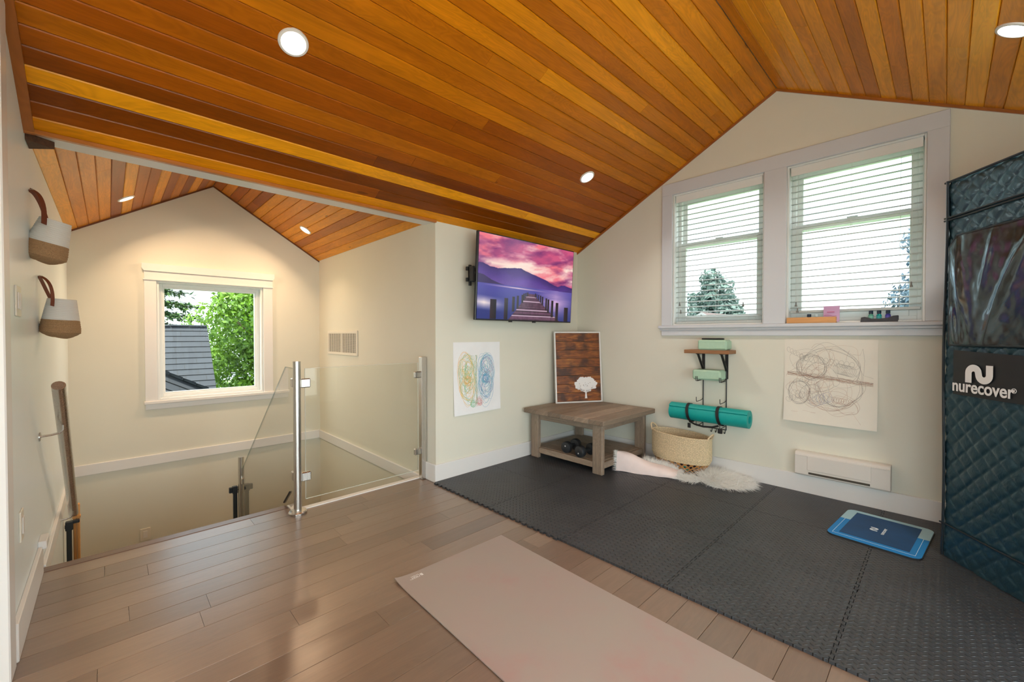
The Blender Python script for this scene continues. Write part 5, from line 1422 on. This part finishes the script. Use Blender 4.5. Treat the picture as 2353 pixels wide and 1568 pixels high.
def broad_tree(label, c, rad, n, leaf, mat, seed, ground=-6, group=None, blobs=26, dens=.75):
    r = random.Random(seed); c = Vector(c); rt = thing('leafy_tree', label, 'tree', (c.x, c.y, ground), 0, group)
    mb = MB(); bl = []
    for k in range(blobs):
        v = Vector((r.gauss(0, 1), r.gauss(0, 1), r.gauss(0, 1))).normalized() * r.uniform(.35, .95)
        bl.append((c + Vector((v.x * rad[0], v.y * rad[1], v.z * rad[2])), r.uniform(.16, .34) * rad[2]))
    for k in range(n):
        p, s = bl[r.randrange(blobs)]; v = Vector((r.gauss(0, 1), r.gauss(0, 1), r.gauss(0, 1))).normalized(); q = p + v * s * r.uniform(.75, 1.05)
        nn = (v + Vector((r.gauss(0, .5), r.gauss(0, .5), r.gauss(0, .5)))).normalized(); t = nn.orthogonal().normalized(); t = Matrix.Rotation(r.random() * 6.28, 3, nn) @ t; b_ = nn.cross(t); L_ = leaf * r.uniform(.6, 1.3)
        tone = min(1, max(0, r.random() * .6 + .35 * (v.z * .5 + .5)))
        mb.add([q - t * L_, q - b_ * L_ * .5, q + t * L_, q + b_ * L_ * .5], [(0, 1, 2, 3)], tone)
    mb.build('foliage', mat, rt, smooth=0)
    mb = MB(); mb.tube([(c.x, c.y, ground), (c.x, c.y, c.z - rad[2] * .5), (c.x + .1, c.y, c.z + rad[2] * .3)], [.22, .16, .05], 10)
    for k in range(0, blobs, 2): mb.tube([(c.x, c.y, c.z - rad[2] * .4), bl[k][0]], [.06, .02], 6)
    mb.build('trunk', bark, rt)
def conifer(label, x, y, z0, h, rad, n, mat, seed, ground=-6, group=None):
    r = random.Random(seed); rt = thing('conifer_tree', label, 'tree', (x, y, ground), 0, group); mb = MB()
    rows = int(h / .42)
    for i in range(rows):
        zz = z0 + h * i / rows; R_ = rad * (1 - i / rows) ** .9 + .1; nb_ = 17
        for k in range(nb_):
            a = 2 * PI * (k + r.random()) / nb_; L_ = R_ * r.uniform(.7, 1.1)
            for j in range(max(3, int(n * L_ / rad))):
                t = r.random() ** .7; px = x + math.cos(a) * L_ * t + r.gauss(0, .06); py = y + math.sin(a) * L_ * t + r.gauss(0, .06); pz = zz - .18 * L_ * t + r.gauss(0, .05)
                d = Vector((math.cos(a) + r.gauss(0, .6), math.sin(a) + r.gauss(0, .6), r.gauss(-.1, .3))).normalized() * .22; s = d.cross(Vector((0, 0, 1))).normalized() * .05
                p = Vector((px, py, pz)); mb.add([p - s, p + d, p + s, p - d * .3], [(0, 1, 2, 3)], r.random())
    mb.build('foliage', mat, rt, smooth=0)
    mb = MB(); mb.cyl((x, y, ground), (x, y, z0 + h * .97), .2, 10, r1=.03); mb.build('trunk', bark, rt)
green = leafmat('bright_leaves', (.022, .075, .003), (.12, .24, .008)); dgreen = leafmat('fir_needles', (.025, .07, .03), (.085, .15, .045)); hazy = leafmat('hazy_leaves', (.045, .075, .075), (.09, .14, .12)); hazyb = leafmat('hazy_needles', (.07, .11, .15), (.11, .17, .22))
broad_tree('bright green leafy tree behind the slate roof outside the dormer window', (3.75, 13.2, 1.15), (2.0, 2.0, 2.7), 46000, .062, green, 5, blobs=80)
conifer('tall fir with layered boughs beyond the slate roof outside the dormer', 1.05, 21, -4, 9.6, 4.6, 230, dgreen, 8)
shing = None
def shingle():
    m, nt, b = newmat('slate_shingles'); uv = N(nt, 'ShaderNodeUVMap'); br = N(nt, 'ShaderNodeTexBrick'); br.offset = .37; br.inputs['Scale'].default_value = 1.0
    br.inputs['Brick Width'].default_value = .32; br.inputs['Row Height'].default_value = .14; br.inputs['Mortar Size'].default_value = .006
    br.inputs['Color1'].default_value = (.007, .010, .0155, 1); br.inputs['Color2'].default_value = (.0105, .0145, .0215, 1); br.inputs['Mortar'].default_value = (.0035, .0045, .006, 1)
    nt.links.new(uv.outputs[0], br.inputs['Vector']); nt.links.new(br.outputs['Color'], b.inputs['Base Color']); b.inputs['Roughness'].default_value = .8; return m
shing = shingle()
def roof_plane(mb, a, b, c, d, rows=None):
    """quad a-b ridge, c-d eave (same order), in stepped shingle courses"""
    a, b, c, d = map(Vector, (a, b, c, d)); L = (c - a).length; n = int(L / .14); nn = (b - a).cross(c - a).normalized()
    if nn.z < 0: nn = -nn
    for i in range(n):
        t0, t1 = i / n, (i + 1) / n; p, q = a.lerp(c, t0), b.lerp(d, t0); r_, s = a.lerp(c, t1), b.lerp(d, t1)
        vs = [p, q, s + nn * .014, r_ + nn * .014, s, r_]; W_ = (q - p).length
        mb.add(vs, [(0, 3, 2, 1), (3, 5, 4, 2)], .5, [(0, i * .14), (W_, i * .14), (W_, (i + .98) * .14), (0, (i + .98) * .14), (W_, (i + .99) * .14), (0, (i + .99) * .14)])
rt = thing('neighbour_roof', 'steep blue-grey shingled roof seen through the dormer window', 'roof', (.8, 10, -.7))
mb = MB(); roof_plane(mb, (-1.5, 11, 1.35), (1.52, 11, 1.35), (-1.5, 9.1, -.80), (1.50, 9.1, -.80)); roof_plane(mb, (1.52, 11.02, 1.35), (-1.5, 11.02, 1.35), (1.52, 12.9, -.8), (-1.5, 12.9, -.8))
mb.build('shingles', shing, rt, smooth=0)
mb = MB()
for i in range(10): mb.box(-1.5 + i * .302, 10.93, 1.345 - .004 * (i % 2), -1.5 + (i + 1) * .302 - .01, 11.07, 1.375, c=.006)
mb.build('ridge_caps', plain('ridge_shingle', (.014, .018, .024), .8), rt, smooth=0)
mb = MB(); mb.prism([(9.15, -.80), (11, 1.30), (12.85, -.80)], 1.40, 1.47, 'x'); mb.prism([(9.15, -.80), (11, 1.30), (12.85, -.80)], -1.5, -1.4, 'x'); mb.box(-1.45, 9.3, -3, 1.42, 12.7, -.7)
mb.build('gable_walls', plain('siding', (.06, .065, .07), .7), rt, smooth=0)
rt = thing('lower_hip_roof', 'lower grey roof with a row of hip cap shingles in the dormer window corner', 'roof', (.6, 7, -1))
a, b_ = Vector((.15, 7.62, .86)), Vector((1.30, 7.40, .20))
mb = MB(); roof_plane(mb, a, b_, (.15, 6.5, -.35), (1.30, 6.5, -.75)); roof_plane(mb, b_, a, (1.5, 8.6, -.75), (.3, 8.6, -.3)); mb.build('shingles', shing, rt, smooth=0)
mb = MB(); n = 8
for i in range(n):
    p, q = a.lerp(b_, i / n), a.lerp(b_, (i + 1.15) / n); s = Vector((0, .075, -.03)); u = Vector((0, 0, .012))
    mb.add([p + u - s, p + u * 1.6, p + u + s + Vector((0, 0, -.06)), q + u * 2 - s, q + u * 3, q + u * 2 + s + Vector((0, 0, -.06)), q - s, q, q + s + Vector((0, 0, -.06))], [(0, 3, 4, 1), (1, 4, 5, 2), (3, 6, 7, 4), (4, 7, 8, 5)])
mb.build('hip_caps', plain('hip_shingle', (.022, .028, .036), .8), rt, smooth=0)
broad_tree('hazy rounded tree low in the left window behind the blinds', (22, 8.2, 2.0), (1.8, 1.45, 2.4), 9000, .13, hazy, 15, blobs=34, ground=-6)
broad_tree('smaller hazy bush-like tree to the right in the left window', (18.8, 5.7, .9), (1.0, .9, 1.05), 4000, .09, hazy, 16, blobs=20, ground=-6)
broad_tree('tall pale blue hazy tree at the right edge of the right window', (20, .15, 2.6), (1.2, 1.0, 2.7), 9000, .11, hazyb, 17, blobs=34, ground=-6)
rt = thing('neighbour_house', 'small neighbouring gable with brown roof and white trim low in the left window', 'house', (14.5, 5.6, -2))
mb = MB(); yc, zc = 5.63, 1.93; x = 14.3
mb.prism([(yc - .50, -1), (yc + .50, -1), (yc + .50, 1.62), (yc, zc - .03), (yc - .50, 1.62)], x, x + 2.5, 'x'); mb.build('wall', plain('pale_siding', (.08, .08, .085), .7), rt, smooth=0)
mb = MB()
for s in (-1, 1): mb.prism([(yc, zc), (yc + s * .62, zc - .40), (yc + s * .62, zc - .46), (yc, zc - .06)][::s], x - .12, x + 2.6, 'x')
mb.box(x + 1.0, yc + .3, 1.55, x + 2.6, yc + 1.4, 1.86)
mb.build('roof', plain('brown_shingles', (.05, .032, .03), .8), rt, smooth=0)
mb = MB()
for s in (-1, 1): mb.prism([(yc, zc - .005), (yc + s * .64, zc - .41), (yc + s * .64, zc - .50), (yc, zc - .09)][::s], x - .16, x - .12, 'x')
mb.build('bargeboard', plain('weathered_white', (.16, .16, .16), .6), rt, smooth=0)
mb = MB(); mb.box(-60, YD + 2, -6.1, 60, 80, -6); mb.box(XW + 2, -60, -6.1, 80, YD + 2, -6)
tag(mb.build('ground', plain('garden_ground', (.10, .16, .06), .9, noise=.3, nscale=1), smooth=0), kind='structure')
mb = MB(); mb.box(-9, -8, -.4, 4.4, YB - .13, -.2); mb.box(-9, YB - .13, -.4, XB - .13, 6, -.2)
tag(mb.build('bounce_terrace', plain('bounce_paving', (.55, .53, .48), .8, noise=.1, nscale=5), smooth=0), kind='structure')  # unseen terrace, added to bounce daylight up onto the ceiling
